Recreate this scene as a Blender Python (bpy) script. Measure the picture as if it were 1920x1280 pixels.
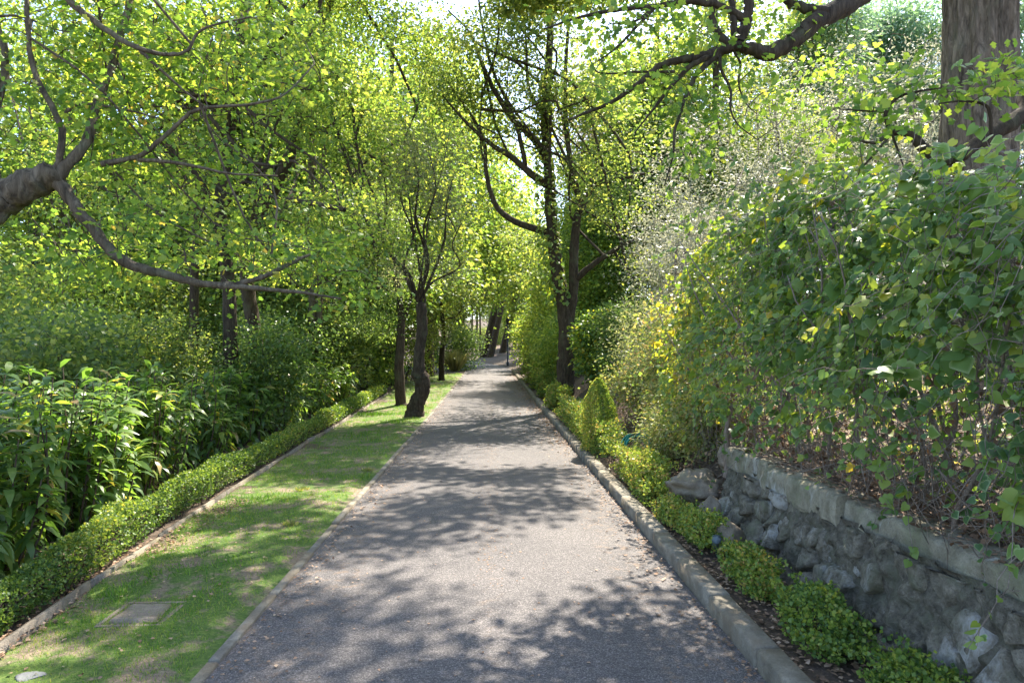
import bpy, math
import numpy as np
from mathutils import Matrix, Vector

# ------------------------------------------------------------------ camera, sky, sun, exposure
sc = bpy.context.scene
for o in list(bpy.data.objects):
    bpy.data.objects.remove(o, do_unlink=True)
COL = sc.collection
R = math.radians

CAM_H, FPX = 1.75, 1280.0            # eye height, focal length in photo pixels (1920 wide)
YAW, PITCH = math.atan(42 / FPX), math.atan(12 / FPX)
cam_d = bpy.data.cameras.new('camera')
cam_d.lens, cam_d.sensor_width = 24.0, 36.0
cam_d.clip_start, cam_d.clip_end = 0.05, 3000
cam = bpy.data.objects.new('camera', cam_d)
cam.location = (0, 0, CAM_H)
cam.rotation_euler = (R(90) + PITCH, 0, -YAW)
COL.objects.link(cam)
sc.camera = cam

SUN_AZ, SUN_EL = math.atan2(0.44, 0.90), R(55)
world = bpy.data.worlds.new('World')
sc.world = world
world.use_nodes = True
wn = world.node_tree.nodes
sky = wn.new('ShaderNodeTexSky')
sky.sky_type = 'NISHITA'
sky.sun_disc = False
sky.sun_elevation, sky.sun_rotation = SUN_EL, SUN_AZ
sky.air_density, sky.dust_density, sky.ozone_density = 0.8, 1.0, 0.6
wn['Background'].inputs['Strength'].default_value = 0.15
world.node_tree.links.new(sky.outputs[0], wn['Background'].inputs['Color'])

sun_d = bpy.data.lights.new('sun', 'SUN')
sun_d.energy, sun_d.angle, sun_d.color = 4.2, R(0.53), (1.0, 0.93, 0.82)
sun = bpy.data.objects.new('sun', sun_d)
sdir = Vector((math.sin(SUN_AZ) * math.cos(SUN_EL), math.cos(SUN_AZ) * math.cos(SUN_EL), math.sin(SUN_EL)))
sun.rotation_euler = sdir.to_track_quat('Z', 'Y').to_euler()
sun.location = (10, 30, 40)
COL.objects.link(sun)

vs = sc.view_settings
vs.view_transform, vs.look, vs.exposure, vs.gamma = 'Standard', 'None', 2.1, 1.0
vs.use_curve_mapping = False
cy = sc.cycles
cy.max_bounces, cy.diffuse_bounces, cy.glossy_bounces = 7, 5, 2
cy.transmission_bounces, cy.transparent_max_bounces = 6, 4
cy.caustics_reflective = cy.caustics_refractive = False
cy.use_denoising = True
cy.sample_clamp_indirect = 6.0

# ------------------------------------------------------------------ coordinates
_f = np.array([math.sin(YAW) * math.cos(PITCH), math.cos(YAW) * math.cos(PITCH), math.sin(PITCH)])
_r = np.array([math.cos(YAW), -math.sin(YAW), 0.0])
_u = np.cross(_r, _f)

def P(px, py, d):
    """world point seen at photo pixel (px, py), d metres in front of the eye"""
    return np.array([0, 0, CAM_H]) + d * (_f + (px - 960) / FPX * _r - (py - 640) / FPX * _u)

def project(p):
    q = np.asarray(p) - np.array([0, 0, CAM_H])
    z = q @ _f
    return 960 + FPX * (q @ _r) / z, 640 - FPX * (q @ _u) / z, z

def road_z(y):
    y = np.asarray(y, float)
    t = np.clip((y - 12) / 45, 0, 1)
    return 0.5 * t * t + 0.02 * np.clip(y - 57, 0, 60)

def road_c(y):
    return -0.012 * np.clip(np.asarray(y, float) - 45, 0, 60) ** 2

def sstep(a, b, x):
    t = np.clip((np.asarray(x, float) - a) / (b - a), 0, 1)
    return t * t * (3 - 2 * t)

def vnoise(p, seed=0):
    """value noise, p (N,3) -> (N,) in -1..1"""
    p = np.asarray(p, float)
    i = np.floor(p).astype(np.int64)
    f = p - i
    f = f * f * (3 - 2 * f)
    def h(a, b, c):
        n = (a * 374761393 + b * 668265263 + c * 2147483647 + seed * 1274126177) & 0x7fffffff
        n = ((n ^ (n >> 13)) * 1274126177) & 0x7fffffff
        n = (n ^ (n >> 16)) & 0xffff
        return n / 32767.5 - 1
    x, y, z = i[:, 0], i[:, 1], i[:, 2]
    fx, fy, fz = f[:, 0], f[:, 1], f[:, 2]
    r = 0
    for dx in (0, 1):
        for dy in (0, 1):
            for dz in (0, 1):
                w = (fx if dx else 1 - fx) * (fy if dy else 1 - fy) * (fz if dz else 1 - fz)
                r = r + w * h(x + dx, y + dy, z + dz)
    return r

def fbm(p, octaves=4, seed=0):
    p = np.asarray(p, float)
    s, a = 0, 1.0
    for k in range(octaves):
        s = s + a * vnoise(p * 2 ** k + 17.3 * k, seed + k)
        a *= 0.5
    return s / 2

WALL_END = 6.15
def ground_z(x, y):
    x, y = np.asarray(x, float), np.asarray(y, float)
    base = road_z(y)
    u = x - road_c(y)
    left = -0.03 - 0.03 * np.clip(-u - 4, 0, 10) - 0.16 * np.clip(-u - 13, 0, 60)
    a = np.where(u > 2.3, 0.72 + 0.26 * (u - 2.3), 0.07)
    b = 0.07 + 0.75 * sstep(1.75, 3.1, u) + 0.26 * np.clip(u - 3.0, 0, None)
    w = sstep(WALL_END - 0.4, WALL_END + 0.5, y)
    far = sstep(40, 60, y)
    b = b * (1 - far) + (0.05 + 0.12 * np.clip(u - 2, 0, None)) * far
    right = a * (1 - w) + b * w
    right = np.minimum(right, 4.5 + 0.03 * np.clip(u - 16, 0, None))
    mid = -0.03
    z = np.where(u < -1.5, left, np.where(u > 1.5, right, mid))
    return base + z

# ------------------------------------------------------------------ mesh helpers
class Acc:
    def __init__(s):
        s.V, s.F3, s.F4, s.rnd, s.edge, s.n = [], [], [], [], [], 0
    def add(s, V, F3=None, F4=None, rnd=0.5, edge=0.0):
        V = np.asarray(V, np.float32).reshape(-1, 3)
        if F3 is not None and len(F3): s.F3.append(np.asarray(F3, np.int64).reshape(-1, 3) + s.n)
        if F4 is not None and len(F4): s.F4.append(np.asarray(F4, np.int64).reshape(-1, 4) + s.n)
        s.V.append(V)
        s.rnd.append(np.broadcast_to(np.asarray(rnd, np.float32), (len(V),)))
        s.edge.append(np.broadcast_to(np.asarray(edge, np.float32), (len(V),)))
        s.n += len(V)
    def mesh(s, name, mat, smooth=False):
        me = bpy.data.meshes.new(name)
        V = np.concatenate(s.V) if s.V else np.zeros((0, 3), np.float32)
        f3 = np.concatenate(s.F3) if s.F3 else np.zeros((0, 3), np.int64)
        f4 = np.concatenate(s.F4) if s.F4 else np.zeros((0, 4), np.int64)
        loops = np.concatenate([f3.ravel(), f4.ravel()]).astype(np.int32)
        starts = np.concatenate([np.arange(len(f3)) * 3, len(f3) * 3 + np.arange(len(f4)) * 4]).astype(np.int32)
        me.vertices.add(len(V)); me.vertices.foreach_set('co', V.ravel())
        me.loops.add(len(loops)); me.loops.foreach_set('vertex_index', loops)
        me.polygons.add(len(starts)); me.polygons.foreach_set('loop_start', starts)
        if smooth:
            me.polygons.foreach_set('use_smooth', np.ones(len(starts), bool))
        for nm, L in (('rnd', s.rnd), ('edge', s.edge)):
            at = me.attributes.new(nm, 'FLOAT', 'POINT')
            at.data.foreach_set('value', np.concatenate(L).astype(np.float32))
        me.update(calc_edges=True)
        if mat: me.materials.append(mat)
        return me

def link(name, me, parent=None, kind=None, loc=None):
    o = bpy.data.objects.new(name, me)
    COL.objects.link(o)
    if parent is not None:
        o.parent = parent
        o.matrix_parent_inverse = Matrix.Translation(parent.location).inverted() if loc is None else Matrix()
    if kind: o['kind'] = kind
    return o

def part(name, acc, mat, parent=None, kind=None, smooth=False):
    """mesh in world coordinates, parented (if asked) to an Empty that only carries a location"""
    return link(name, acc.mesh(name, mat, smooth), parent, kind)

def thing(name, label, cat, loc=(0, 0, 0), group=None):
    o = bpy.data.objects.new(name, None)
    o.empty_display_size = 0.2
    o.location = tuple(float(v) for v in loc)
    COL.objects.link(o)
    o['label'], o['category'] = label, cat
    if group: o['group'] = group
    return o

def tag(o, label, cat, group=None):
    o['label'], o['category'] = label, cat
    if group: o['group'] = group
    return o

def norm(v):
    v = np.asarray(v, float)
    return v / np.maximum(np.linalg.norm(v, axis=-1, keepdims=True), 1e-9)

def tube(acc, pts, rad, sides=6, rnd=0.5, rough=0.0, rng=None, cap=True):
    pts = np.asarray(pts, float); n = len(pts)
    rad = np.broadcast_to(np.asarray(rad, float), (n,))
    t = norm(np.gradient(pts, axis=0))
    ref = np.array([0.31, 0.17, 0.93]) if abs(t[0, 2]) < 0.8 else np.array([0.93, 0.2, 0.1])
    a = norm(np.cross(t, ref)); b = np.cross(t, a)
    th = np.arange(sides) * 2 * math.pi / sides
    rr = rad[:, None] * np.ones((1, sides))
    if rough and rng is not None:
        rr = rr * (1 + rough * rng.uniform(-1, 1, rr.shape))
    V = pts[:, None, :] + rr[..., None] * (np.cos(th)[None, :, None] * a[:, None, :] + np.sin(th)[None, :, None] * b[:, None, :])
    i = np.arange(n - 1)[:, None] * sides; j = np.arange(sides)[None, :]; k = (j + 1) % sides
    F = np.stack([i + j, i + k, i + sides + k, i + sides + j], -1).reshape(-1, 4)
    V = V.reshape(-1, 3); f3 = None
    if cap:
        V = np.vstack([V, pts[-1] + t[-1] * rad[-1] * 0.6])
        e = (n - 1) * sides
        f3 = np.stack([e + np.arange(sides), e + (np.arange(sides) + 1) % sides, np.full(sides, len(V) - 1)], -1)
    acc.add(V, f3, F, rnd=rnd)

def spline(pts, n):
    """Catmull-Rom through pts -> n points"""
    p = np.asarray(pts, float)
    if len(p) == 2:
        return p[0] + np.linspace(0, 1, n)[:, None] * (p[1] - p[0])
    q = np.vstack([2 * p[0] - p[1], p, 2 * p[-1] - p[-2]])
    s = np.linspace(0, len(p) - 1 - 1e-6, n); i = s.astype(int); t = (s - i)[:, None]
    a, b, c, d = q[i], q[i + 1], q[i + 2], q[i + 3]
    return 0.5 * (2 * b + (c - a) * t + (2 * a - 5 * b + 4 * c - d) * t ** 2 + (3 * b - a - 3 * c + d) * t ** 3)

def wander(p, d, L, n, bend, up, rng):
    pts = [np.asarray(p, float)]; d = norm(d); s = L / (n - 1)
    for _ in range(n - 1):
        d = norm(d + rng.normal(0, bend, 3) + np.array([0, 0, up]))
        pts.append(pts[-1] + d * s)
    return np.array(pts)

def box(acc, lo, hi, bev=0.0, jit=0.0, rng=None, rnd=0.5):
    """box with chamfered edges (24 verts when bev), optional jitter"""
    lo, hi = np.asarray(lo, float), np.asarray(hi, float)
    c, h = (lo + hi) / 2, (hi - lo) / 2
    if bev <= 0:
        V = np.array([[x, y, z] for x in (-1, 1) for y in (-1, 1) for z in (-1, 1)], float) * h + c
        if rng is not None: V += rng.normal(0, jit, V.shape)
        acc.add(V, None, [[0, 1, 3, 2], [4, 6, 7, 5], [0, 4, 5, 1], [2, 3, 7, 6], [0, 2, 6, 4], [1, 5, 7, 3]], rnd=rnd)
        return
    V, idx = [], {}
    for s in [(x, y, z) for x in (-1, 1) for y in (-1, 1) for z in (-1, 1)]:
        s = np.array(s)
        for ax in range(3):
            v = s * (h - bev); v[ax] = s[ax] * h[ax]
            idx[(tuple(s), ax)] = len(V); V.append(v + c)
    V = np.array(V)
    if rng is not None: V = V + rng.normal(0, jit, V.shape)
    F4, F3 = [], []
    def orient(f):
        p = V[list(f)]; nn = np.cross(p[1] - p[0], p[2] - p[0])
        return list(f) if nn @ (p.mean(0) - c) > 0 else list(f)[::-1]
    for ax in range(3):
        o1, o2 = [k for k in range(3) if k != ax]
        for sg in (-1, 1):
            f = []
            for s1, s2 in ((-1, -1), (1, -1), (1, 1), (-1, 1)):
                s = [0, 0, 0]; s[ax] = sg; s[o1] = s1; s[o2] = s2
                f.append(idx[(tuple(s), ax)])
            F4.append(orient(f))
        for s1 in (-1, 1):
            for s2 in (-1, 1):
                a = [0, 0, 0]; a[o1] = s1; a[o2] = s2
                a0, a1 = list(a), list(a); a0[ax] = -1; a1[ax] = 1
                F4.append(orient([idx[(tuple(a0), o1)], idx[(tuple(a1), o1)], idx[(tuple(a1), o2)], idx[(tuple(a0), o2)]]))
    for s in [(x, y, z) for x in (-1, 1) for y in (-1, 1) for z in (-1, 1)]:
        F3.append(orient([idx[(s, 0)], idx[(s, 1)], idx[(s, 2)]]))
    acc.add(V, F3, F4, rnd=rnd)

def gridmesh(acc, X, Y, Z, flip=False, rnd=0.5):
    n, m = X.shape
    i = np.arange(n - 1)[:, None] * m; j = np.arange(m - 1)[None, :]
    F = np.stack([i + j, i + j + 1, i + m + j + 1, i + m + j], -1).reshape(-1, 4)
    if flip: F = F[:, ::-1]
    acc.add(np.stack([X, Y, Z], -1).reshape(-1, 3), None, F, rnd=rnd)

# leaf outlines: base at origin, length 1 along +Y, upper face +Z
def _fan(half, zc=0.05, curl=0.25, cy=0.45):
    right = np.array(half, float)
    left = right[::-1].copy(); left[:, 0] *= -1
    left = left[left[:, 0] < -1e-6]
    out = np.vstack([right, left])
    z = -curl * out[:, 0] ** 2 - 0.12 * out[:, 1] ** 2
    V = np.vstack([[0, cy, zc], np.column_stack([out, z])])
    k = len(out)
    F = np.array([[0, 1 + a, 1 + (a + 1) % k] for a in range(k)])
    e = np.ones(len(V)); e[0] = 0
    return V, F, e
def _lance():
    st = [(0, .015, 0), (.28, .135, .05), (.62, .115, .02), (1, .0, -.22)]
    V = []
    for y, w, z in st[:3]:
        V += [(-w, y, z + w * .5), (w, y, z + w * .5)]
    V.append((0, 1, -.16))
    F = [[0, 1, 3], [0, 3, 2], [2, 3, 5], [2, 5, 4], [4, 5, 6]]
    return np.array(V, float), np.array(F), np.zeros(len(V))
def _kite(w, h=.45, z=.08):
    return np.array([(0, 0, 0), (w, h, z), (0, 1, -.03), (-w, h, z)], float), np.array([[0, 1, 2], [0, 2, 3]]), np.zeros(4)
SHAPES = {
    'kite': _kite(.36), 'round': _kite(.45, .5, .06), 'narrow': _kite(.13, .5, .02), 'blade': _kite(.035, .3, .01),
    'oak': _fan([(0, 0), (.12, .16), (.29, .3), (.17, .45), (.40, .62), (.18, .84), (0, 1)]),
    'ivy': _fan([(0, .08), (.20, -.04), (.40, .08), (.47, .30), (.37, .50), (.20, .76), (0, 1)], .05, .35, .38),
    'ivy_small': _fan([(0, .05), (.33, .02), (.46, .32), (.22, .74), (0, 1)], .05, .35, .38),
    'lance': _lance(), 'willow': _kite(.2, .45, .04),
}
def frames(d, n):
    d = norm(d); x = norm(np.cross(d, n)); n = np.cross(x, d)
    return np.stack([x, d, n], -1)                        # columns
def leaves(acc, shape, pos, d, n, size, rnd):
    V, F, e = SHAPES[shape]
    M = frames(d, n) * np.asarray(size, float)[:, None, None]
    W = np.einsum('nij,kj->nki', M, V) + pos[:, None, :]
    N, K = len(pos), len(V)
    acc.add(W.reshape(-1, 3), (F[None] + (np.arange(N) * K)[:, None, None]).reshape(-1, 3), None,
            rnd=np.repeat(rnd, K), edge=np.tile(e, N))

# ------------------------------------------------------------------ materials
MAT = {}
def newmat(name):
    m = bpy.data.materials.new(name); m.use_nodes = True
    nt = m.node_tree; b = nt.nodes['Principled BSDF']
    MAT[name] = m
    return m, nt, b
def nd(nt, t, **kw):
    n = nt.nodes.new(t)
    for k, v in kw.items():
        if k in n.inputs: n.inputs[k].default_value = v
        else: setattr(n, k, v)
    return n
def ramp(nt, fac, stops, interp='LINEAR'):
    n = nt.nodes.new('ShaderNodeValToRGB')
    cr = n.color_ramp; cr.interpolation = interp
    while len(cr.elements) < len(stops): cr.elements.new(0.5)
    for e, (p, c) in zip(cr.elements, stops):
        e.position = p; e.color = (*c, 1) if len(c) == 3 else c
    nt.links.new(fac, n.inputs[0])
    return n.outputs[0]
def noise(nt, scale, detail=4, rough=.6, vec=None, dist=0):
    n = nd(nt, 'ShaderNodeTexNoise'); n.inputs['Scale'].default_value = scale
    n.inputs['Detail'].default_value = detail; n.inputs['Roughness'].default_value = rough
    n.inputs['Distortion'].default_value = dist
    if vec is not None: nt.links.new(vec, n.inputs['Vector'])
    return n.outputs['Fac']
def geo_pos(nt):
    return nt.nodes.new('ShaderNodeNewGeometry').outputs['Position']
def mapping(nt, vec, scale):
    m = nt.nodes.new('ShaderNodeMapping'); m.inputs['Scale'].default_value = scale
    nt.links.new(vec, m.inputs['Vector']); return m.outputs[0]
def mixc(nt, fac, a, b, mode='MIX'):
    n = nt.nodes.new('ShaderNodeMix'); n.data_type = 'RGBA'; n.blend_type = mode
    for s, v in ((n.inputs[0], fac), (n.inputs[6], a), (n.inputs[7], b)):
        if hasattr(v, 'is_linked'): nt.links.new(v, s)
        elif isinstance(v, (int, float)): s.default_value = v
        else: s.default_value = (*v, 1)
    return n.outputs[2]
def bump(nt, bsdf, h, dist, strength=1.0):
    b = nt.nodes.new('ShaderNodeBump'); b.inputs['Distance'].default_value = dist; b.inputs['Strength'].default_value = strength
    nt.links.new(h, b.inputs['Height']); nt.links.new(b.outputs[0], bsdf.inputs['Normal'])

def leafmat(name, cols, trans=.45, tmul=(2.1, 1.8, .85), rough=.5, spec=.4, edge=None):
    m, nt, b = newmat(name)
    at = nd(nt, 'ShaderNodeAttribute', attribute_name='rnd')
    cols = [tuple(min(v * 1.45, .6) for v in c_) for c_ in cols]
    k = len(cols)
    c = ramp(nt, at.outputs['Fac'], [(i / (k - 1) if k > 1 else 0, cc) for i, cc in enumerate(cols)])
    if edge:
        ae = nd(nt, 'ShaderNodeAttribute', attribute_name='edge')
        nz = noise(nt, 45, 3)
        ma = nd(nt, 'ShaderNodeMath', operation='MULTIPLY_ADD'); ma.inputs[1].default_value = .9
        nt.links.new(nz, ma.inputs[0]); nt.links.new(ae.outputs['Fac'], ma.inputs[2])
        mh = nd(nt, 'ShaderNodeMath', operation='MULTIPLY'); mh.inputs[1].default_value = .5; nt.links.new(ma.outputs[0], mh.inputs[0]); ma = mh
        # only some of the leaves are variegated
        fr = ramp(nt, at.outputs['Fac'], [(.0, (.6,) * 3), (.08, (.2,) * 3), (.14, (0, 0, 0)), (.36, (0, 0, 0)), (.40, (.9,) * 3), (.47, (.5,) * 3), (.50, (0, 0, 0))])
        e = ramp(nt, ma.outputs[0], [(.60, (0, 0, 0)), (.68, (.8, .8, .8))])
        c = mixc(nt, mixc(nt, 1.0, e, fr, 'MULTIPLY'), c, edge)
    nt.links.new(c, b.inputs['Base Color'])
    b.inputs['Roughness'].default_value = rough
    b.inputs['Specular IOR Level'].default_value = spec
    tr = nt.nodes.new('ShaderNodeBsdfTranslucent')
    nt.links.new(mixc(nt, 1.0, c, tmul, 'MULTIPLY'), tr.inputs['Color'])
    mx = nt.nodes.new('ShaderNodeMixShader'); mx.inputs[0].default_value = trans
    nt.links.new(b.outputs[0], mx.inputs[1]); nt.links.new(tr.outputs[0], mx.inputs[2])
    nt.links.new(mx.outputs[0], nt.nodes['Material Output'].inputs['Surface'])
    return m

leafmat('oak_leaf', [(.05, .10, .025), (.085, .16, .035), (.14, .22, .045), (.22, .28, .06), (.26, .18, .06)], .55)
leafmat('maple_leaf', [(.045, .09, .025), (.085, .15, .035), (.14, .21, .05), (.24, .28, .07)], .56)
leafmat('fine_leaf', [(.045, .085, .03), (.08, .13, .04), (.13, .18, .055), (.21, .24, .085)], .55)
leafmat('olive_leaf', [(.10, .12, .06), (.15, .165, .09), (.21, .215, .135), (.28, .275, .19)], .5, (1.5, 1.5, .8), .4)
leafmat('silver_leaf', [(.11, .125, .08), (.165, .178, .13), (.225, .23, .18), (.285, .28, .235)], .42, (1.25, 1.2, .95), .4)
leafmat('shrub_leaf', [(.042, .075, .025), (.072, .118, .035), (.105, .158, .045), (.17, .21, .06)], .5, (1.7, 1.7, .9), .4, .45)
leafmat('lance_leaf', [(.045, .09, .025), (.075, .135, .035), (.115, .185, .045), (.18, .235, .055), (.32, .28, .07), (.38, .25, .13)], .5, (1.7, 1.7, .7), .36, .5)
leafmat('box_leaf', [(.04, .08, .02), (.075, .13, .03), (.13, .19, .04), (.22, .26, .05), (.32, .19, .08)], .4, (1.7, 1.6, .8), .45)
leafmat('ivy_leaf', [(.042, .085, .03), (.065, .12, .035), (.09, .15, .04), (.13, .185, .045), (.19, .225, .05), (.42, .30, .03)], .42, (2.0, 1.9, .6), .42, .35, edge=(.34, .40, .22))
leafmat('scrub_leaf', [(.09, .13, .05), (.14, .18, .06), (.20, .22, .08), (.30, .27, .12), (.30, .20, .12)], .4, (1.6, 1.6, .7), .5)
leafmat('pine_leaf', [(.10, .17, .11), (.15, .22, .14), (.20, .27, .17)], .4, (1.4, 1.5, .9))
leafmat('tan_leaf', [(.28, .23, .12), (.38, .31, .18), (.44, .37, .24)], .4, (1.2, 1.2, .9))
leafmat('grass_blade', [(.045, .125, .012), (.075, .17, .018), (.125, .22, .025), (.22, .25, .05), (.34, .28, .13)], .4, (1.6, 1.6, .6))
leafmat('dead_leaf', [(.08, .05, .032), (.15, .095, .06), (.24, .155, .10), (.34, .25, .175)], .15, (1.2, 1.0, .7), .7, .2)
leafmat('straw_leaf', [(.13, .15, .06), (.22, .22, .09), (.30, .27, .13)], .35, (1.4, 1.3, .7))

def bark(name, c0, c1, c2, scale=9.0, depth=.02, moss=None):
    m, nt, b = newmat(name)
    p = geo_pos(nt)
    v = mapping(nt, p, (scale, scale, scale * .22))
    n1 = noise(nt, 2.2, 6, .7, v, .6); n2 = noise(nt, 3.5, 3, .5, p)
    c = ramp(nt, n1, [(.32, c0), (.52, c1), (.72, c2)])
    if moss: c = mixc(nt, ramp(nt, n2, [(.55, (0, 0, 0)), (.75, (.6, .6, .6))]), c, moss)
    nt.links.new(c, b.inputs['Base Color']); b.inputs['Roughness'].default_value = .9
    b.inputs['Specular IOR Level'].default_value = .2
    bump(nt, b, n1, depth)
    return m
bark('bark_dark', (.022, .016, .010), (.060, .043, .028), (.115, .087, .058), moss=(.09, .10, .05))
bark('bark_brown', (.05, .034, .024), (.12, .085, .06), (.21, .155, .11), moss=(.10, .10, .05))
bark('bark_grey', (.04, .030, .020), (.12, .092, .062), (.22, .175, .12), moss=(.13, .14, .08))
bark('bark_oak', (.040, .029, .020), (.20, .153, .108), (.37, .29, .21), 7, .06, moss=(.15, .15, .10))
bark('twig', (.045, .033, .025), (.10, .075, .055), (.16, .125, .095), 20, .004)
bark('twig_pale', (.12, .09, .07), (.22, .175, .14), (.33, .28, .23), 20, .004)

def m_asphalt():
    m, nt, b = newmat('asphalt')
    p = geo_pos(nt)
    vo = nd(nt, 'ShaderNodeTexVoronoi'); vo.inputs['Scale'].default_value = 150
    nt.links.new(p, vo.inputs['Vector'])
    g = noise(nt, 190, 3, .7, p); l = noise(nt, .9, 5, .6, p); md = noise(nt, 6, 4, .6, p)
    sp = nd(nt, 'ShaderNodeSeparateColor'); nt.links.new(vo.outputs['Color'], sp.inputs[0])
    c = ramp(nt, sp.outputs[0], [(0, (.060, .054, .052)), (.35, (.124, .112, .105)), (.75, (.188, .170, .159)), (1, (.32, .29, .27))])
    c = mixc(nt, ramp(nt, g, [(.35, (.75,) * 3), (.62, (0, 0, 0))]), c, (.052, .049, .048))
    c = mixc(nt, 1.0, c, ramp(nt, l, [(.3, (.78, .78, .79)), (.7, (1.1, 1.08, 1.06))]), 'MULTIPLY')
    # brownish fallen-catkin dust along the crown and both margins
    sx = nd(nt, 'ShaderNodeSeparateXYZ'); nt.links.new(p, sx.inputs[0])
    ab = nd(nt, 'ShaderNodeMath', operation='ABSOLUTE'); nt.links.new(sx.outputs[0], ab.inputs[0])
    mg = ramp(nt, ab.outputs[0], [(.0, (.30,) * 3), (.14, (0, 0, 0)), (.88, (0, 0, 0)), (1.0, (.55,) * 3)])
    ny = ramp(nt, noise(nt, 9, 6, .8, p), [(.52, (0, 0, 0)), (.68, (1, 1, 1))])
    c = mixc(nt, mixc(nt, 1.0, mg, ny, 'MULTIPLY'), c, (.26, .17, .10))
    nt.links.new(c, b.inputs['Base Color']); b.inputs['Roughness'].default_value = .85
    b.inputs['Specular IOR Level'].default_value = .35
    bump(nt, b, sp.outputs[1], .004, .8)
m_asphalt()

def m_earth(name, cols, green=None):
    m, nt, b = newmat(name)
    p = geo_pos(nt)
    n1 = noise(nt, 14, 8, .75, p); n2 = noise(nt, 1.6, 4, .6, p); n3 = noise(nt, 55, 3, .6, p)
    c = ramp(nt, n1, [(.3, cols[0]), (.5, cols[1]), (.7, cols[2])])
    c = mixc(nt, ramp(nt, n3, [(.55, (0, 0, 0)), (.7, (.7,) * 3)]), c, cols[3])
    if green:
        c = mixc(nt, ramp(nt, n2, [(.42, (0, 0, 0)), (.56, (1, 1, 1))]), c, green)
    nt.links.new(c, b.inputs['Base Color']); b.inputs['Roughness'].default_value = .95
    bump(nt, b, n1, .04)
m_earth('earth', [(.05, .034, .023), (.10, .068, .044), (.16, .112, .075), (.23, .165, .115)])
def m_lawn():
    m, nt, b = newmat('turf')
    p = geo_pos(nt)
    n1 = noise(nt, 2.3, 5, .65, p); n2 = noise(nt, 40, 4, .7, p); n3 = noise(nt, 9, 4, .7, p)
    g = ramp(nt, n2, [(.3, (.04, .08, .010)), (.5, (.08, .14, .018)), (.7, (.15, .20, .035))])
    e = ramp(nt, n2, [(.3, (.12, .085, .055)), (.6, (.25, .19, .125)), (.8, (.36, .29, .20))])
    mxn = nd(nt, 'ShaderNodeMath', operation='MULTIPLY_ADD'); mxn.inputs[1].default_value = .45
    nt.links.new(n3, mxn.inputs[0]); nt.links.new(n1, mxn.inputs[2])
    c = mixc(nt, ramp(nt, mxn.outputs[0], [(.70, (0, 0, 0)), (.83, (1, 1, 1))]), g, e)
    nt.links.new(c, b.inputs['Base Color']); b.inputs['Roughness'].default_value = .95
    bump(nt, b, n2, .02)
m_lawn()
def m_concrete(name, c0, c1, c2, moss, pale=None, scale=1.0):
    m, nt, b = newmat(name)
    p = geo_pos(nt)
    n1 = noise(nt, 7 * scale, 8, .7, p); n2 = noise(nt, 90, 3, .6, p); n3 = noise(nt, 2.6 * scale, 5, .65, p)
    c = ramp(nt, n1, [(.3, c0), (.52, c1), (.72, c2)])
    c = mixc(nt, ramp(nt, n2, [(.3, (.35,) * 3), (.5, (0, 0, 0))]), c, (.07, .065, .06))
    c = mixc(nt, ramp(nt, n3, [(.48, (0, 0, 0)), (.66, (.8,) * 3)]), c, moss)
    if pale:
        n4 = noise(nt, 3.1, 6, .7, mapping(nt, p, (1, 1, .35)))
        c = mixc(nt, ramp(nt, n4, [(.56, (0, 0, 0)), (.64, (.85,) * 3)]), c, pale)
    nt.links.new(c, b.inputs['Base Color']); b.inputs['Roughness'].default_value = .92
    b.inputs['Specular IOR Level'].default_value = .25
    ad = nd(nt, 'ShaderNodeMath', operation='MULTIPLY_ADD'); ad.inputs[1].default_value = .3
    nt.links.new(n2, ad.inputs[0]); nt.links.new(n1, ad.inputs[2])
    bump(nt, b, ad.outputs[0], .045 if scale > 1.5 else .02)
m_concrete('kerb_concrete', (.13, .113, .085), (.23, .203, .155), (.34, .305, .24), (.18, .14, .095))
m_concrete('coping_concrete', (.12, .104, .07), (.26, .23, .165), (.41, .37, .28), (.17, .175, .10), (.46, .45, .41))
m_concrete('rubble_stone', (.07, .06, .042), (.225, .196, .148), (.41, .365, .288), (.17, .17, .11), (.46, .44, .40), 2.2)
m_concrete('mortar', (.05, .043, .031), (.17, .149, .112), (.32, .285, .222), (.15, .15, .10), None, 3.0)
m_concrete('boulder_stone', (.16, .125, .09), (.26, .21, .155), (.36, .30, .23), (.20, .18, .10))
m_concrete('edging_wood', (.15, .125, .095), (.24, .205, .16), (.34, .295, .235), (.17, .15, .09))
def plain(name, c, rough=.5, metal=0, bumpd=0):
    m, nt, b = newmat(name)
    n = noise(nt, 30, 4, .6, geo_pos(nt))
    nt.links.new(mixc(nt, 1.0, c, ramp(nt, n, [(.3, (.75,) * 3), (.7, (1.1,) * 3)]), 'MULTIPLY'), b.inputs['Base Color'])
    b.inputs['Roughness'].default_value = rough; b.inputs['Metallic'].default_value = metal
plain('hose_teal', (.02, .22, .17), .35)
plain('dark_metal', (.03, .03, .032), .5, .6)
plain('lamp_blue_grey', (.20, .27, .33), .35, .3)
plain('lens_glass', (.30, .36, .40), .15)
plain('pale_stone', (.20, .20, .19), .9)

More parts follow.
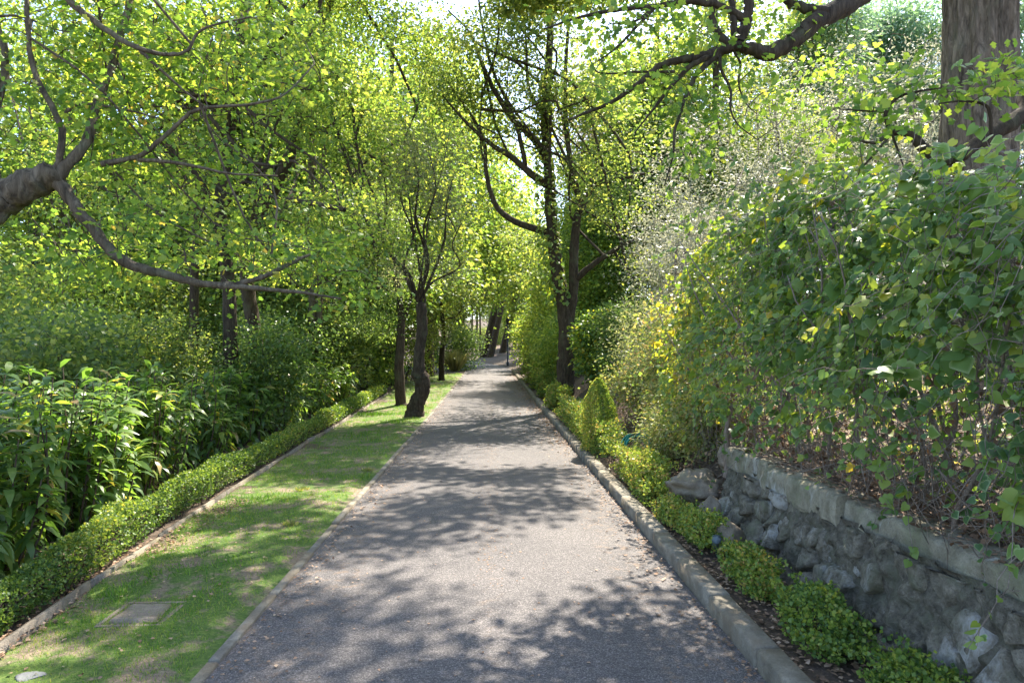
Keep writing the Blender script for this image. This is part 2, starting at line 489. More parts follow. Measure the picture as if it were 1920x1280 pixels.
# ------------------------------------------------------------------ setting: ground, road, lawn
def build_ground():
    xs = np.concatenate([-np.geomspace(400, 9, 26), np.arange(-8.5, -1.4, .35), [-1.45, 0, 1.45], np.arange(1.52, 4.4, .09),
                         np.arange(4.6, 12, .5), np.geomspace(13, 400, 22)])
    ys = np.concatenate([np.linspace(-60, -4, 10), np.arange(-2, 14, .16), np.arange(14.3, 70, .9), np.geomspace(72, 600, 22)])
    Yg, Xg = np.meshgrid(ys, xs, indexing='ij')
    Xg = Xg + road_c(Yg)
    Z = ground_z(Xg, Yg)
    pts = np.stack([Xg.ravel(), Yg.ravel(), np.zeros(Xg.size)], -1)
    off = np.abs(Xg - road_c(Yg))
    amp = sstep(1.7, 2.6, off)
    Z = Z + (fbm(pts * 1.6, 4, 3) * .06 * amp.ravel() + fbm(pts * .15, 3, 9) * .25 * sstep(6, 14, off).ravel()).reshape(Z.shape)
    a = Acc(); gridmesh(a, Xg, Yg, Z)
    part('ground', a, MAT['earth'], None, 'structure', True)
build_ground()

RL, RR = -1.50, 1.45
def build_road():
    ys = np.concatenate([np.arange(-6, 14, .5), np.arange(14, 84, 1.0)])
    us = np.linspace(RL, RR, 9)
    Y, U = np.meshgrid(ys, us, indexing='ij')
    Z = road_z(Y) + .012 * (1 - (U / 1.5) ** 2) + .002
    a = Acc(); gridmesh(a, U + road_c(Y), Y, Z)
    part('road', a, MAT['asphalt'], None, 'structure', True)
build_road()

LAWN_Y = [-3, 2, 4.3, 7.4, 11.6, 18, 25, 33, 38, 41]
LAWN_X = [-2.60, -2.70, -2.80, -3.10, -3.28, -3.5, -3.74, -4.2, -3.4, -1.75]
def lawn_left(y):
    return np.interp(y, LAWN_Y, LAWN_X)
def lawn_z(x, y):
    y = np.asarray(y, float)
    return road_z(y) + .035 + .03 * vnoise(np.stack([np.asarray(x) * 1.3, y * 1.3, 0 * y], -1).reshape(-1, 3), 5).reshape(np.shape(y)) - .025 * np.clip(-np.asarray(x) - 1.7, 0, 3) - .032 * (1 - sstep(.0, .22, -1.56 - np.asarray(x, float)))
def build_lawn():
    ys = np.concatenate([np.arange(-3, 14, .12), np.arange(14, 41.01, .5)])
    t = np.linspace(0, 1, 16)
    Y, T = np.meshgrid(ys, t, indexing='ij')
    X = lawn_left(Y) + T * (-1.558 - lawn_left(Y))
    a = Acc(); gridmesh(a, X, Y, lawn_z(X, Y))
    part('lawn', a, MAT['turf'], None, 'structure', True)
    rng = np.random.default_rng(4)
    # blades of grass, thinner further away
    acc = Acc()
    for y0, y1, n, s in ((2.6, 6, 30000, .030), (6, 11, 22000, .036), (11, 20, 16000, .05), (20, 40, 12000, .07)):
        y = rng.uniform(y0, y1, n); l = lawn_left(y); x = l + rng.uniform(0, 1, n) * (-1.62 - l)
        q = np.stack([x * 2.3, y * 2.3, 0 * x], -1)
        dens = fbm(q * .6, 3, 21)
        keep = dens > rng.uniform(-.42, .45, n)
        x, y, dens = x[keep], y[keep], dens[keep]; k = len(x)
        lush = sstep(.1, .5, fbm(np.stack([x * 1.4, y * 1.4, 0 * x + 7], -1), 3, 33))
        d = np.stack([rng.normal(0, .5, k), rng.normal(0, .5, k), np.ones(k)], -1)
        nn = np.stack([rng.normal(0, 1, k), rng.normal(0, 1, k), rng.normal(0, .2, k)], -1)
        r = np.clip(rng.uniform(.0, .75, k) - .25 * lush + .12, 0, 1)
        V, F, e = np.array([(-.06, 0, 0), (.06, 0, 0), (0, 1, .15)], float), np.array([[0, 1, 2]]), None
        M = frames(d, nn) * (s * rng.uniform(.6, 1.3, k) * (1 + .9 * lush))[:, None, None]
        W = np.einsum('nij,kj->nki', M, V) + np.stack([x, y, lawn_z(x, y) - .003], -1)[:, None, :]
        acc.add(W.reshape(-1, 3), np.arange(k * 3).reshape(-1, 3), None, rnd=np.repeat(r, 3))
    o = part('grass', acc, MAT['grass_blade'], None, 'stuff')
    o['label'], o['category'] = 'short patchy grass of the sunlit verge between road and hedge', 'grass'
build_lawn()

# ------------------------------------------------------------------ kerbs and edgings
def build_kerbs():
    rng = np.random.default_rng(7)
    # right: raised concrete kerb, then a row of narrow upright round-topped stones
    k = thing('concrete_kerb', 'raised grey concrete kerb along the near right road edge', 'kerb', (1.52, 5, 0))
    y = 1.3
    while y < 9.7:
        L = rng.uniform(.70, .82)
        a = Acc(); sh = rng.normal(0, .006)
        box(a, (RR + sh, y + .006, -.10), (RR + .145 + sh, y + L - .006, .125 + rng.normal(0, .005)), .014, .0015, rng)
        part('kerb_stone', a, MAT['kerb_concrete'], k); y += L
    k = thing('cobble_kerb', 'row of narrow round-topped upright stones edging the right of the road', 'kerb', (1.52, 16, 0))
    y = 9.78; i = 0
    while y < 44:
        w = (.16 if y < 20 else .24) * rng.uniform(.85, 1.15)
        a = Acc(); h = .12 + rng.normal(0, .012); x0 = RR + rng.normal(0, .01); zb = float(road_z(y))
        prof = [(-.1, 0), (.6 * h, 0), (.9 * h, .12), (h, .35), (h, .65), (.9 * h, .88), (.6 * h, 1), (-.1, 1)]
        V = [(x0 + dx, y + .008 + t * (w - .016), zb + z) for dx in (0, .13) for z, t in prof]
        n = len(prof)
        F4 = [[j, j + 1, n + j + 1, n + j] for j in range(n - 1)]
        F4 += [[0, 7, 6, 1], [1, 6, 5, 2], [2, 5, 4, 3], [n, n + 1, n + 6, n + 7], [n + 1, n + 2, n + 5, n + 6], [n + 2, n + 3, n + 4, n + 5]]
        a.add(V, None, F4)
        part('kerb_stone', a, MAT['kerb_concrete'], k); y += w
    # left: flush concrete edging between asphalt and grass
    k = thing('concrete_edging', 'thin flush concrete edging between the asphalt and the grass verge', 'edging', (-1.55, 8, 0))
    y = 1.0
    while y < 42:
        L = rng.uniform(.9, 1.05) * (1 if y < 16 else 2)
        a = Acc(); zb = float(road_z(y + L / 2)); sh = rng.normal(0, .006)
        box(a, (RL - .065 + sh, y + .006, zb - .1), (RL + .003 + sh, y + L - .006, zb + .024 + rng.normal(0, .004)), .008, .0015, rng)
        part('edging_block', a, MAT['kerb_concrete'], k); y += L
    # left of the lawn: narrow weathered boards
    k = thing('board_edging', 'weathered grey board edging along the foot of the low box hedge', 'edging', (-3.0, 8, 0))
    y = 3.7
    while y < 25.5:
        L = rng.uniform(1.3, 1.9)
        y1 = y + L - .03
        x0, x1 = float(lawn_left(y)) - .03, float(lawn_left(y1)) - .03 + rng.normal(0, .012)
        z0, z1 = float(lawn_z(np.array([x0]), np.array([y]))[0]), float(lawn_z(np.array([x1]), np.array([y1]))[0])
        t0, t1 = .035 + rng.normal(0, .01), .035 + rng.normal(0, .01)
        V = [(x0 - .03, y, z0 - .1), (x0, y, z0 - .1), (x0, y, z0 + t0), (x0 - .03, y, z0 + t0),
             (x1 - .03, y1, z1 - .1), (x1, y1, z1 - .1), (x1, y1, z1 + t1), (x1 - .03, y1, z1 + t1)]
        a = Acc(); a.add(V, None, [[0, 1, 2, 3], [7, 6, 5, 4], [1, 5, 6, 2], [3, 2, 6, 7], [0, 3, 7, 4]])
        part('board', a, MAT['edging_wood'], k); y += L
build_kerbs()

# ------------------------------------------------------------------ stones
def ico(sub):
    import bmesh
    bm = bmesh.new(); bmesh.ops.create_icosphere(bm, subdivisions=sub, radius=1)
    V = np.array([v.co[:] for v in bm.verts]); F = np.array([[v.index for v in f.verts] for f in bm.faces]); bm.free()
    return V, F
ICO2, ICO3, ICO4 = ico(2), ico(3), ico(4)
def rock(acc, c, r, seed, src=ICO3, rough=.18, cuts=5, rnd=.5, rot=0):
    rng = np.random.default_rng(seed)
    V = src[0].copy()
    for _ in range(cuts):
        n = norm(rng.normal(0, 1, 3)); h = rng.uniform(.55, .85)
        d = V @ n - h
        V = V - np.clip(d, 0, None)[:, None] * n * .9
    V = V * (1 + rough * fbm(V * 1.7 + seed, 4, seed) + .45 * rough * fbm(V * 6 + seed, 4, seed + 1))[:, None]
    V = V * np.asarray(r)
    cs, sn = math.cos(rot), math.sin(rot)
    V = V @ np.array([[cs, sn, 0], [-sn, cs, 0], [0, 0, 1]])
    acc.add(V + np.asarray(c), src[1], None, rnd=rnd)

def wall_face(z):                       # x of the wall face at height z
    return 2.07 + .17 * np.clip(z / .62, 0, 1)
def build_wall():
    rng = np.random.default_rng(11)
    w = thing('stone_wall', 'low rough rubble stone retaining wall with a concrete coping, at lower right', 'wall', (2.2, 5, 0))
    ys = np.arange(1.6, WALL_END + .3, .018); zs = np.linspace(-.05, .68, 38)
    Y, Z = np.meshgrid(ys, zs, indexing='ij')
    p = np.stack([0 * Y.ravel(), Y.ravel(), Z.ravel()], -1)
    rg = 1 - np.abs(fbm(p * 3.2, 4, 2)) * 2
    X = wall_face(Z) + (.05 - .085 * rg * (.5 + fbm(p * 1.3, 2, 5)) + fbm(p * 13, 5, 8) * .06).reshape(Y.shape) + .0
    a = Acc(); gridmesh(a, X, Y, Z, True)
    xe = X[-1]; n = len(zs)                                   # far end and back
    gridmesh(a, np.stack([xe, xe + .35], 0), np.full((2, n), ys[-1]), np.stack([zs, zs], 0), True)
    part('mortar_core', a, MAT['mortar'], w, smooth=True)
    # stones: each fills its own cell of an irregular mosaic, proud of the recessed mortar
    sites = []
    for rz, zc in enumerate(np.arange(-.02, .66, .155)):
        yc = 1.45 + (rz % 2) * .13
        while yc < WALL_END + .35:
            sites.append((yc + rng.normal(0, .05), zc + rng.normal(0, .035))); yc += rng.uniform(.15, .40)
    S = np.array(sites)
    ang = np.linspace(0, 2 * math.pi, 16, endpoint=False)
    for k, (sy, sz) in enumerate(S):
        if not (1.6 < sy < WALL_END + .2) or rng.random() < .16: continue
        D = np.delete(S, k, 0) - S[k]; q = np.sum(D * D, 1)
        rad = []
        for a_ in ang:
            dt = D @ np.array([math.cos(a_), math.sin(a_)])
            ok = dt > 1e-4
            rad.append(min(.34, float(np.min(q[ok] / (2 * dt[ok])))) if ok.any() else .2)
        rad = np.array(rad) * rng.uniform(.86, .97, 16)
        proud = rng.uniform(-.045, .03); tilt = rng.normal(0, .22, 2)
        V = [(0, 0, 0)]
        rings = ((1.0, .075), (.93, .012), (.72, -.006), (.38, 0.0))
        V = []
        for f, dx in rings:
            y_ = sy + f * rad * np.cos(ang); z_ = np.clip(sz + f * rad * np.sin(ang), -.06, .64)
            x_ = wall_face(z_) + dx - proud - .02 + (1 - .2 * f) * (tilt[0] * (y_ - sy) + tilt[1] * (z_ - sz)) * (f < .99)
            V.append(np.stack([x_, y_, z_], -1))
        V = np.vstack(V + [np.array([[float(wall_face(np.array(sz))) - proud - .025, sy, sz]])])
        V[:, 0] += fbm(V * 9 + k, 4, 31) * .05
        V[:, 1:] += rng.normal(0, .006, (len(V), 2))
        F4 = [[r_ * 16 + c_, r_ * 16 + (c_ + 1) % 16, (r_ + 1) * 16 + (c_ + 1) % 16, (r_ + 1) * 16 + c_] for r_ in range(3) for c_ in range(16)]
        F4 = [f[::-1] for f in F4]
        F3 = [[48 + (c_ + 1) % 16, 48 + c_, 64] for c_ in range(16)]
        a = Acc(); a.add(V, F3, F4)
        part('stone', a, MAT['rubble_stone'], w)
    y = 1.4
    i = 0
    while y < WALL_END - .2:
        L = [1.35, 1.55, 1.25, 1.6, 1.5][i % 5]
        sh = [.0, .03, -.02, .015, .03][i % 5]
        zz = .60 + .012 * (y - 3)
        ny, nz = 60, 6
        ysb = np.linspace(y + .008, min(y + L, WALL_END + .3) - .008, ny)
        prof = [(2.235, zz - .01), (2.23, zz + .05), (2.24, zz + .10), (2.245, zz + .15), (2.262, zz + .175), (2.33, zz + .185), (2.43, zz + .18), (2.5, zz + .17)]
        XX = np.array([[q[0] + sh for q in prof]] * ny); ZZ = np.array([[q[1] for q in prof]] * ny)
        YY = np.repeat(ysb[:, None], len(prof), 1)
        pp = np.stack([XX.ravel(), YY.ravel(), ZZ.ravel()], -1)
        XX = XX + (fbm(pp * 5, 5, 12) * .045).reshape(XX.shape); ZZ = ZZ + (fbm(pp * 5, 5, 17) * .040).reshape(XX.shape)
        a = Acc(); gridmesh(a, XX, YY, ZZ, True)
        m = len(prof)
        for e, fl in ((0, False), (ny - 1, True)):
            V = np.vstack([np.stack([XX[e], YY[e], ZZ[e]], -1), [[2.5, ysb[e], zz - .01]]])
            F = [[m, j + 1, j] for j in range(m - 1)]
            a.add(V, F if not fl else [f[::-1] for f in F])
        a.add([(2.235 + sh, ysb[0], zz - .01), (2.5, ysb[0], zz - .01), (2.5, ysb[-1], zz - .01), (2.235 + sh, ysb[-1], zz - .01)], None, [[0, 1, 2, 3]])
        part('coping_block', a, MAT['coping_concrete'], w, smooth=True)
        y += L; i += 1
build_wall()

def lone_rock(name, px, py, d, r, seed, label, cat='rock', mat='boulder_stone', rough=.18, cuts=6, dz=0, rot=0, x=None, group=None):
    p = P(px, py, d)
    z = float(ground_z(p[0], p[1])) + r[2] * .35 + dz
    a = Acc(); rock(a, (p[0], p[1], z), r, seed, ICO4, rough, cuts, rot=rot)
    return tag(part(name, a, MAT[mat], smooth=False), label, cat, group)
lone_rock('boulder', 1368, 985, 5.55, (.13, .10, .15), 3, 'smooth brown boulder beside the small garden spotlight', rough=.14, cuts=4, dz=.06)
lone_rock('rock', 1300, 890, 7.0, (.30, .28, .20), 8, 'large pale brown sloping rock below the ivy stems', rough=.5, dz=.05, rot=.5)
lone_rock('rock', 1335, 935, 6.35, (.14, .16, .16), 21, 'rugged upright brown rock between the sloping rock and the boulder', rough=.3)
lone_rock('rock', 1385, 905, 6.2, (.12, .18, .12), 33, 'small dark mossy rock at the end of the stone wall', mat='rubble_stone', rough=.3, dz=.1)
lone_rock('rock', 1262, 905, 6.9, (.16, .14, .12), 51, 'half-buried brown rock left of the large sloping rock', rough=.3)
lone_rock('rock', 1390, 850, 6.9, (.22, .20, .22), 57, 'dark brown rock under the ivy stems behind the wall end', rough=.3, mat='boulder_stone')
lone_rock('stone', 283, 1112, 4.75, (.03, .03, .02), 40, 'small dark stone lying on the grass behind the square cover', 'stone', rough=.2)

def verge_bits():
    # square cover sunk in the grass
    t = thing('inspection_cover', 'square weathered concrete inspection cover sunk in the grass verge', 'drain cover', (-2.27, 4.55, 0))
    z = .012
    a = Acc(); rng = np.random.default_rng(5)
    V0 = np.array([(-2.43, 4.40), (-2.10, 4.40), (-2.13, 4.72), (-2.42, 4.72)])
    V = np.vstack([np.column_stack([V0, np.full(4, z + .0)]), np.column_stack([V0 * .995 + np.array([-.01, .02]), np.full(4, z + .018)])])
    ny = 14
    s, q = np.meshgrid(np.linspace(0, 1, ny), np.linspace(0, 1, ny), indexing='ij')
    X = (1 - q) * ((1 - s) * V0[0, 0] + s * V0[1, 0]) + q * ((1 - s) * V0[3, 0] + s * V0[2, 0])
    Y = (1 - q) * V0[0, 1] + q * V0[3, 1] + 0 * X
    Z = z + .016 + (fbm(np.stack([X.ravel(), Y.ravel(), 0 * X.ravel()], -1) * 14, 4, 3) * .008).reshape(X.shape)
    edge = (s == 0) | (s == 1) | (q == 0) | (q == 1)
    Z = np.where(edge, z - .03, Z)
    gridmesh(a, X, Y, Z, True)
    part('lid', a, MAT['boulder_stone'], t, smooth=False)
    a = Acc()
    for lo, hi in (((-2.098, 4.385, z - .06), (-2.06, 4.73, z + .004)), ((-2.47, 4.36, z - .06), (-2.06, 4.383, z + .003)),
                   ((-2.46, 4.735, z - .06), (-2.06, 4.765, z + .006)), ((-2.475, 4.386, z - .06), (-2.445, 4.732, z + .004))):
        box(a, lo, hi, .004, .001, rng)
    part('frame', a, MAT['boulder_stone'], t)
    # pale flat stone in the corner
    p = P(55, 1250, 3.62)
    a = Acc(); rock(a, (p[0], p[1], float(lawn_z(p[0:1], p[1:2])[0]) - .002), (.085, .055, .016), 77, ICO3, .25, 5)
    tag(part('flat_stone', a, MAT['pale_stone'], smooth=True), 'pale grey flat stone half hidden in grass at the lower left corner', 'stone')
verge_bits()

def small_props():
    # garden spotlight
    p = P(1343, 1012, 5.45); g = float(ground_z(p[0], p[1]))
    t = thing('garden_spotlight', 'small blue-grey garden spotlight on a stake beside the box bush', 'spotlight', (p[0], p[1], g))
    c = np.array([p[0], p[1], g + .13]); d = norm([-.15, -.5, .55])
    a = Acc(); tube(a, [c - d * .06, c - d * .05, c + d * .035, c + d * .05], [.018, .034, .036, .040], 16, cap=True)
    hs = part('housing', a, MAT['lamp_blue_grey'], t, smooth=True)
    a = Acc(); tube(a, [c + d * .046, c + d * .056], [.034, .030], 16); part('lens', a, MAT['lens_glass'], hs)
    a = Acc(); tube(a, [(p[0], p[1], g - .05), (p[0], p[1], g + .10), c - d * .03], [.008, .008, .010], 8); part('stake', a, MAT['dark_metal'], t)
    # coiled hose
    rng = np.random.default_rng(3)
    p = P(1196, 838, 9.0); g = float(ground_z(p[0], p[1]))
    a = Acc(); th = np.linspace(0, 2 * math.pi * 8, 8 * 28)
    rr = .20 + .035 * np.sin(th * .37) + rng.normal(0, .002, len(th))
    ax1, ax2, ax3 = np.array([1, .1, .0]), norm([0, .55, .8]), norm([0, -.8, .55])
    c = np.array([p[0], p[1], g + .31])
    off = .06 * np.sin(th / 8 * 1.3) + .02 * np.sin(th * .61)
    pts = c + rr[:, None] * (np.cos(th)[:, None] * ax1 + np.sin(th)[:, None] * ax2 * (.9 + .1 * np.sin(th * .21))[:, None]) + off[:, None] * ax3
    tail = np.array([[0.1, -.1, -.12], [.25, -.2, -.2], [.3, .1, -.2]]) + pts[-1]
    tail[:, 2] = [float(ground_z(q[0], q[1])) + .02 for q in tail]
    pts = np.vstack([pts, spline(np.vstack([pts[-1:], tail]), 14)[1:]])
    tube(a, pts, .0115, 7)
    tag(part('garden_hose', a, MAT['hose_teal'], smooth=True), 'coil of teal green garden hose behind the clipped box hedge', 'hose')
    # dark post at the bend
    p = P(952, 684, 50); g = float(ground_z(p[0], p[1]))
    t = thing('lamp_post', 'thin dark metal post standing at the bend of the road', 'post', (p[0], p[1], g))
    a = Acc(); tube(a, [(p[0], p[1], g - .1), (p[0], p[1], g + .25), (p[0], p[1], g + .3), (p[0], p[1], g + 3.1)], [.11, .11, .06, .05], 10)
    part('pole', a, MAT['dark_metal'], t)
    a = Acc(); tube(a, [(p[0], p[1], g + 3.1), (p[0], p[1], g + 3.16), (p[0], p[1], g + 3.45), (p[0], p[1], g + 3.6)], [.07, .11, .16, .02], 8)
    part('lantern', a, MAT['dark_metal'], t)
small_props()

# ------------------------------------------------------------------ trees and plants
def grow(acc, twigacc, nodes, targets, rng, r_tip=.004, r_base=.02, sides=4, sag=.0, maxseg=5):
    """join every target point to the nearest existing wood with a curved twig; returns the end directions"""
    nodes = [np.asarray(n, float) for n in nodes]
    N = np.array(nodes)
    order = np.argsort([np.min(np.sum((N - t) ** 2, 1)) for t in targets])
    ends = np.zeros((len(targets), 3))
    extra = np.zeros((len(targets) * 3, 3)); ne = 0
    for i in order:
        t = targets[i]
        d1 = np.sum((N - t) ** 2, 1); k = int(np.argmin(d1)); best, src = d1[k], N[k]
        if ne:
            d2 = np.sum((extra[:ne] - t) ** 2, 1); k2 = int(np.argmin(d2))
            if d2[k2] < best: best, src = d2[k2], extra[k2]
        L = math.sqrt(best)
        if L < 1e-3: ends[i] = (0, 0, 1); continue
        mid = (src + t) / 2 + rng.normal(0, .13 * L, 3) + np.array([0, 0, .10 * L - sag * L])
        pts = spline([src, mid, t], maxseg)
        rb = min(r_base, r_tip + .012 * L)
        tube(twigacc, pts, np.linspace(rb, r_tip, len(pts)), sides, cap=False)
        ends[i] = norm(pts[-1] - pts[-2])
        extra[ne] = t; extra[ne + 1] = pts[len(pts) // 2]; extra[ne + 2] = pts[3 * len(pts) // 4]; ne += 3
    return ends

def blob_points(blobs, n, rng, gap=.0, gscale=.8, seed=0):
    """n points spread through ellipsoids [(centre, radii)], thinned by noise so that the crown has gaps"""
    vol = np.array([np.prod(r) ** .8 for c, r in blobs]); vol = vol / vol.sum()
    out = []
    for (c, r), v in zip(blobs, vol):
        k = int(n * v * 2.2) + 3
        q = norm(rng.normal(0, 1, (k, 3))) * (rng.uniform(.05, 1, k) ** .42)[:, None]
        p = np.asarray(c) + q * np.asarray(r)
        w = fbm(p * gscale + seed, 2, seed + 5)
        p = p[np.argsort(-w)][: int(k * (1 - gap))]
        rng.shuffle(p)
        out.append(p[: max(2, int(n * v))])
    return np.vstack(out)

def clump_leaves(acc, shape, centers, dirs, per, spread, size, rng, flat=.5, droop=.15, up=1.0, rspan=(0, 1), cvar=.25, hang=0):
    """leaves scattered round each twig end"""
    n = len(centers) * per
    c = np.repeat(centers, per, 0); dd = np.repeat(dirs, per, 0)
    off = rng.normal(0, 1, (n, 3)) * spread; off[:, 2] *= flat
    pos = c + off
    d = norm(off) * .8 + dd * .35 + rng.normal(0, .45, (n, 3)); d[:, 2] -= droop + hang
    nn = rng.normal(0, .55, (n, 3)); nn[:, 2] += up
    cl = np.repeat(rng.uniform(-cvar, cvar, len(centers)), per)
    r = np.clip(rng.uniform(rspan[0], rspan[1], n) + cl, 0.0, 1)
    sz = size * rng.uniform(.65, 1.25, n)
    leaves(acc, shape, pos, d, nn, sz, r)
    return pos, d, nn, sz, r

LOOSE = []
def adopt(crown):
    """hang the single leaves made last on their crown (whose mesh is in world coordinates)"""
    for o in LOOSE: o.parent = crown
    LOOSE.clear()
    return crown

def split_leaves(parent, shape, mat, L, keep, rng, name='leaf'):
    """the leaves that show largest become parts of their own; the rest stay one mass"""
    pos, d, nn, sz, r = L
    x, y, z = project(pos)
    ok = (z > .3) & (x > -10) & (x < 1930) & (y > -10) & (y < 1290)
    score = np.where(ok, sz / np.maximum(z, .3), 0)
    idx = np.argsort(-score)[:keep]
    idx = idx[score[idx] > 0]
    V, F, e = SHAPES[shape]
    vari = []
    for q in (.05, .18, .3, .42, .55, .68, .82, .99):
        a = Acc(); a.add(V, F, None, rnd=q, edge=e); vari.append((q, a.mesh(name, mat)))
    M = frames(d[idx], nn[idx])
    for j, i in enumerate(idx):
        me = min(vari, key=lambda v: abs(v[0] - r[i]))[1]
        o = bpy.data.objects.new(name, me); COL.objects.link(o)
        m = Matrix([[*(M[j][a] * sz[i]), pos[i][a]] for a in range(3)] + [[0, 0, 0, 1]])
        o.matrix_basis = m; LOOSE.append(o)
    rest = np.ones(len(pos), bool); rest[idx] = False
    return tuple(v[rest] for v in L)

def limbs(acc, paths, rng, rough=.06, sides=10, n=None):
    nodes = []
    for pts, r0, r1 in paths:
        k = n or max(8, int(len(pts) * 6))
        s = spline(pts, k)
        rad = np.linspace(r0, r1, k) if np.isscalar(r0) else np.interp(np.linspace(0, 1, k), np.linspace(0, 1, len(r0)), r0)
        s = s + rng.normal(0, .12, s.shape) * np.minimum(rad, .05)[:, None]
        tube(acc, s, rad, sides, rough=rough, rng=rng)
        nodes.append(s)
    return nodes

def flare(pts, r0, r1):
    return pts, r0, r1

def tree(name, label, base, paths, blobs, seed, leaf='kite', mat='maple_leaf', wood='bark_dark', twig='twig', n_clump=500, per=60, spread=.28,
         size=.07, gap=.35, gscale=.8, rspan=(0, .9), flat=.5, r_tip=.004, r_base=.03, node_from=.35, cat='tree', group=None, keep=0, up=1.0,
         droop=.15, sag=0, rough=.06, sides=10, cvar=.25, hang=0, sec=0, sec_r=.045, bare=0, over=None):
    rng = np.random.default_rng(seed)
    t = thing(name, label, cat, base, group)
    wa, ta, la = Acc(), Acc(), Acc()
    b = np.asarray(base, float)
    P0 = []
    for i, (pts, r0, r1) in enumerate(paths):
        P0.append((np.asarray(pts, float), r0, r1))
    nodes = limbs(wa, P0, rng, rough, sides)
    # root flare on the first path
    f0 = nodes[0][:2]; r0 = paths[0][1] if np.isscalar(paths[0][1]) else paths[0][1][0] * .75
    tube(wa, [f0[0] - np.array([0, 0, .15]), f0[0] + np.array([0, 0, .02]), f0[0] + (f0[1] - f0[0]) * .6], [r0 * 1.5, r0 * 1.32, r0 * 1.0], sides, rough=.12, rng=rng, cap=False)
    allnodes = [nodes[0][int(len(nodes[0]) * node_from):]] + [s[len(s) // 4:] for s in nodes[1:]]
    for k in range(sec):                                     # secondary limbs
        s = allnodes[rng.integers(len(allnodes))]
        p = s[rng.integers(len(s))]
        c, r = blobs[rng.integers(len(blobs))]
        tgt = np.asarray(c) + norm(rng.normal(0, 1, 3)) * np.asarray(r) * .6
        L = np.linalg.norm(tgt - p)
        m1 = p + (tgt - p) * .35 + rng.normal(0, .10 * L, 3); m2 = p + (tgt - p) * .7 + rng.normal(0, .10 * L, 3)
        q = spline([p, m1, m2, tgt], 10)
        tube(wa, q, np.linspace(min(sec_r, .012 * L + .012), min(.010, sec_r * .4), 10), 6, rough=.05, rng=rng)
        allnodes.append(q[3:])
    N = np.vstack(allnodes)
    C = blob_points(blobs, n_clump, rng, gap, gscale, seed)
    dirs = grow(wa, ta, N, C, rng, r_tip, r_base, 3 if n_clump > 250 else 4, sag)
    if bare:
        grow(wa, ta, N, blob_points(blobs, bare, rng, 0, gscale, seed + 3), rng, .0025, .012, 3, sag, 7)
    if over:
        C2 = blob_points(over[0], over[1], rng, .5, 1.0, seed + 9)
        d2 = grow(wa, ta, N, C2, rng, r_tip, .04, 3, sag)
        clump_leaves(la, 'kite', C2, d2, over[2], .27, .13, rng, .5, droop, up, rspan, cvar)
    part('trunk', wa, MAT[wood], t, smooth=True)
    part('twigs', ta, MAT[twig], t, 'stuff')
    L = clump_leaves(la if not keep else Acc(), leaf, C, dirs, per, spread, size, rng, flat, droop, up, rspan, cvar, hang)
    if keep:
        L = split_leaves(t, leaf, MAT[mat], L, keep, rng)
        leaves(la, leaf, *L)
    adopt(part('crown', la, MAT[mat], t, 'stuff'))
    return t

def shrub(name, label, base, blobs, seed, leaf='kite', mat='shrub_leaf', wood='twig', n_clump=160, per=40, spread=.16, size=.06, gap=.2,
          gscale=1.2, rspan=(0, .95), flat=.7, n_stem=7, cat='shrub', group=None, keep=0, up=.8, droop=.2, r_base=.014, hang=0, cvar=.25, dead=0):
    rng = np.random.default_rng(seed)
    b = np.asarray(base, float)
    t = thing(name, label, cat, b, group)
    ta, la = Acc(), Acc()
    nodes = []
    for k in range(n_stem):
        c, r = blobs[k % len(blobs)]
        tgt = np.asarray(c) + norm(rng.normal(0, 1, 3)) * np.asarray(r) * .5
        p = b + np.array([rng.normal(0, .06), rng.normal(0, .06), -.05])
        L = np.linalg.norm(tgt - p)
        q = spline([p, p + (tgt - p) * .5 + rng.normal(0, .1 * L, 3), tgt], 9)
        tube(ta, q, np.linspace(r_base * 1.6, r_base * .5, 9), 5)
        nodes.append(q[2:])
    C = blob_points(blobs, n_clump, rng, gap, gscale, seed)
    C[:, 2] = np.maximum(C[:, 2], b[2] + .03)
    dirs = grow(ta, ta, np.vstack(nodes), C, rng, .002, r_base * .6, 3)
    part('stems', ta, MAT[wood], t, 'stuff')
    L = clump_leaves(la if not keep else Acc(), leaf, C, dirs, per, spread, size, rng, flat, droop, up, rspan, cvar, hang)
    if keep:
        L = split_leaves(t, leaf, MAT[mat], L, keep, rng)
        leaves(la, leaf, *L)
    adopt(part('foliage', la, MAT[mat], t, 'stuff'))
    return t

def px_path(pts, d):
    """pixel polyline -> world, d scalar or per point"""
    d = np.broadcast_to(np.asarray(d, float), (len(pts),))
    return np.array([P(x, y, k) for (x, y), k in zip(pts, d)])
def on_ground(p, dz=0):
    return np.array([p[0], p[1], float(ground_z(p[0], p[1])) + dz])
def B(px, py, d, rx, ry, rz):
    return (P(px, py, d), (rx, ry, rz))

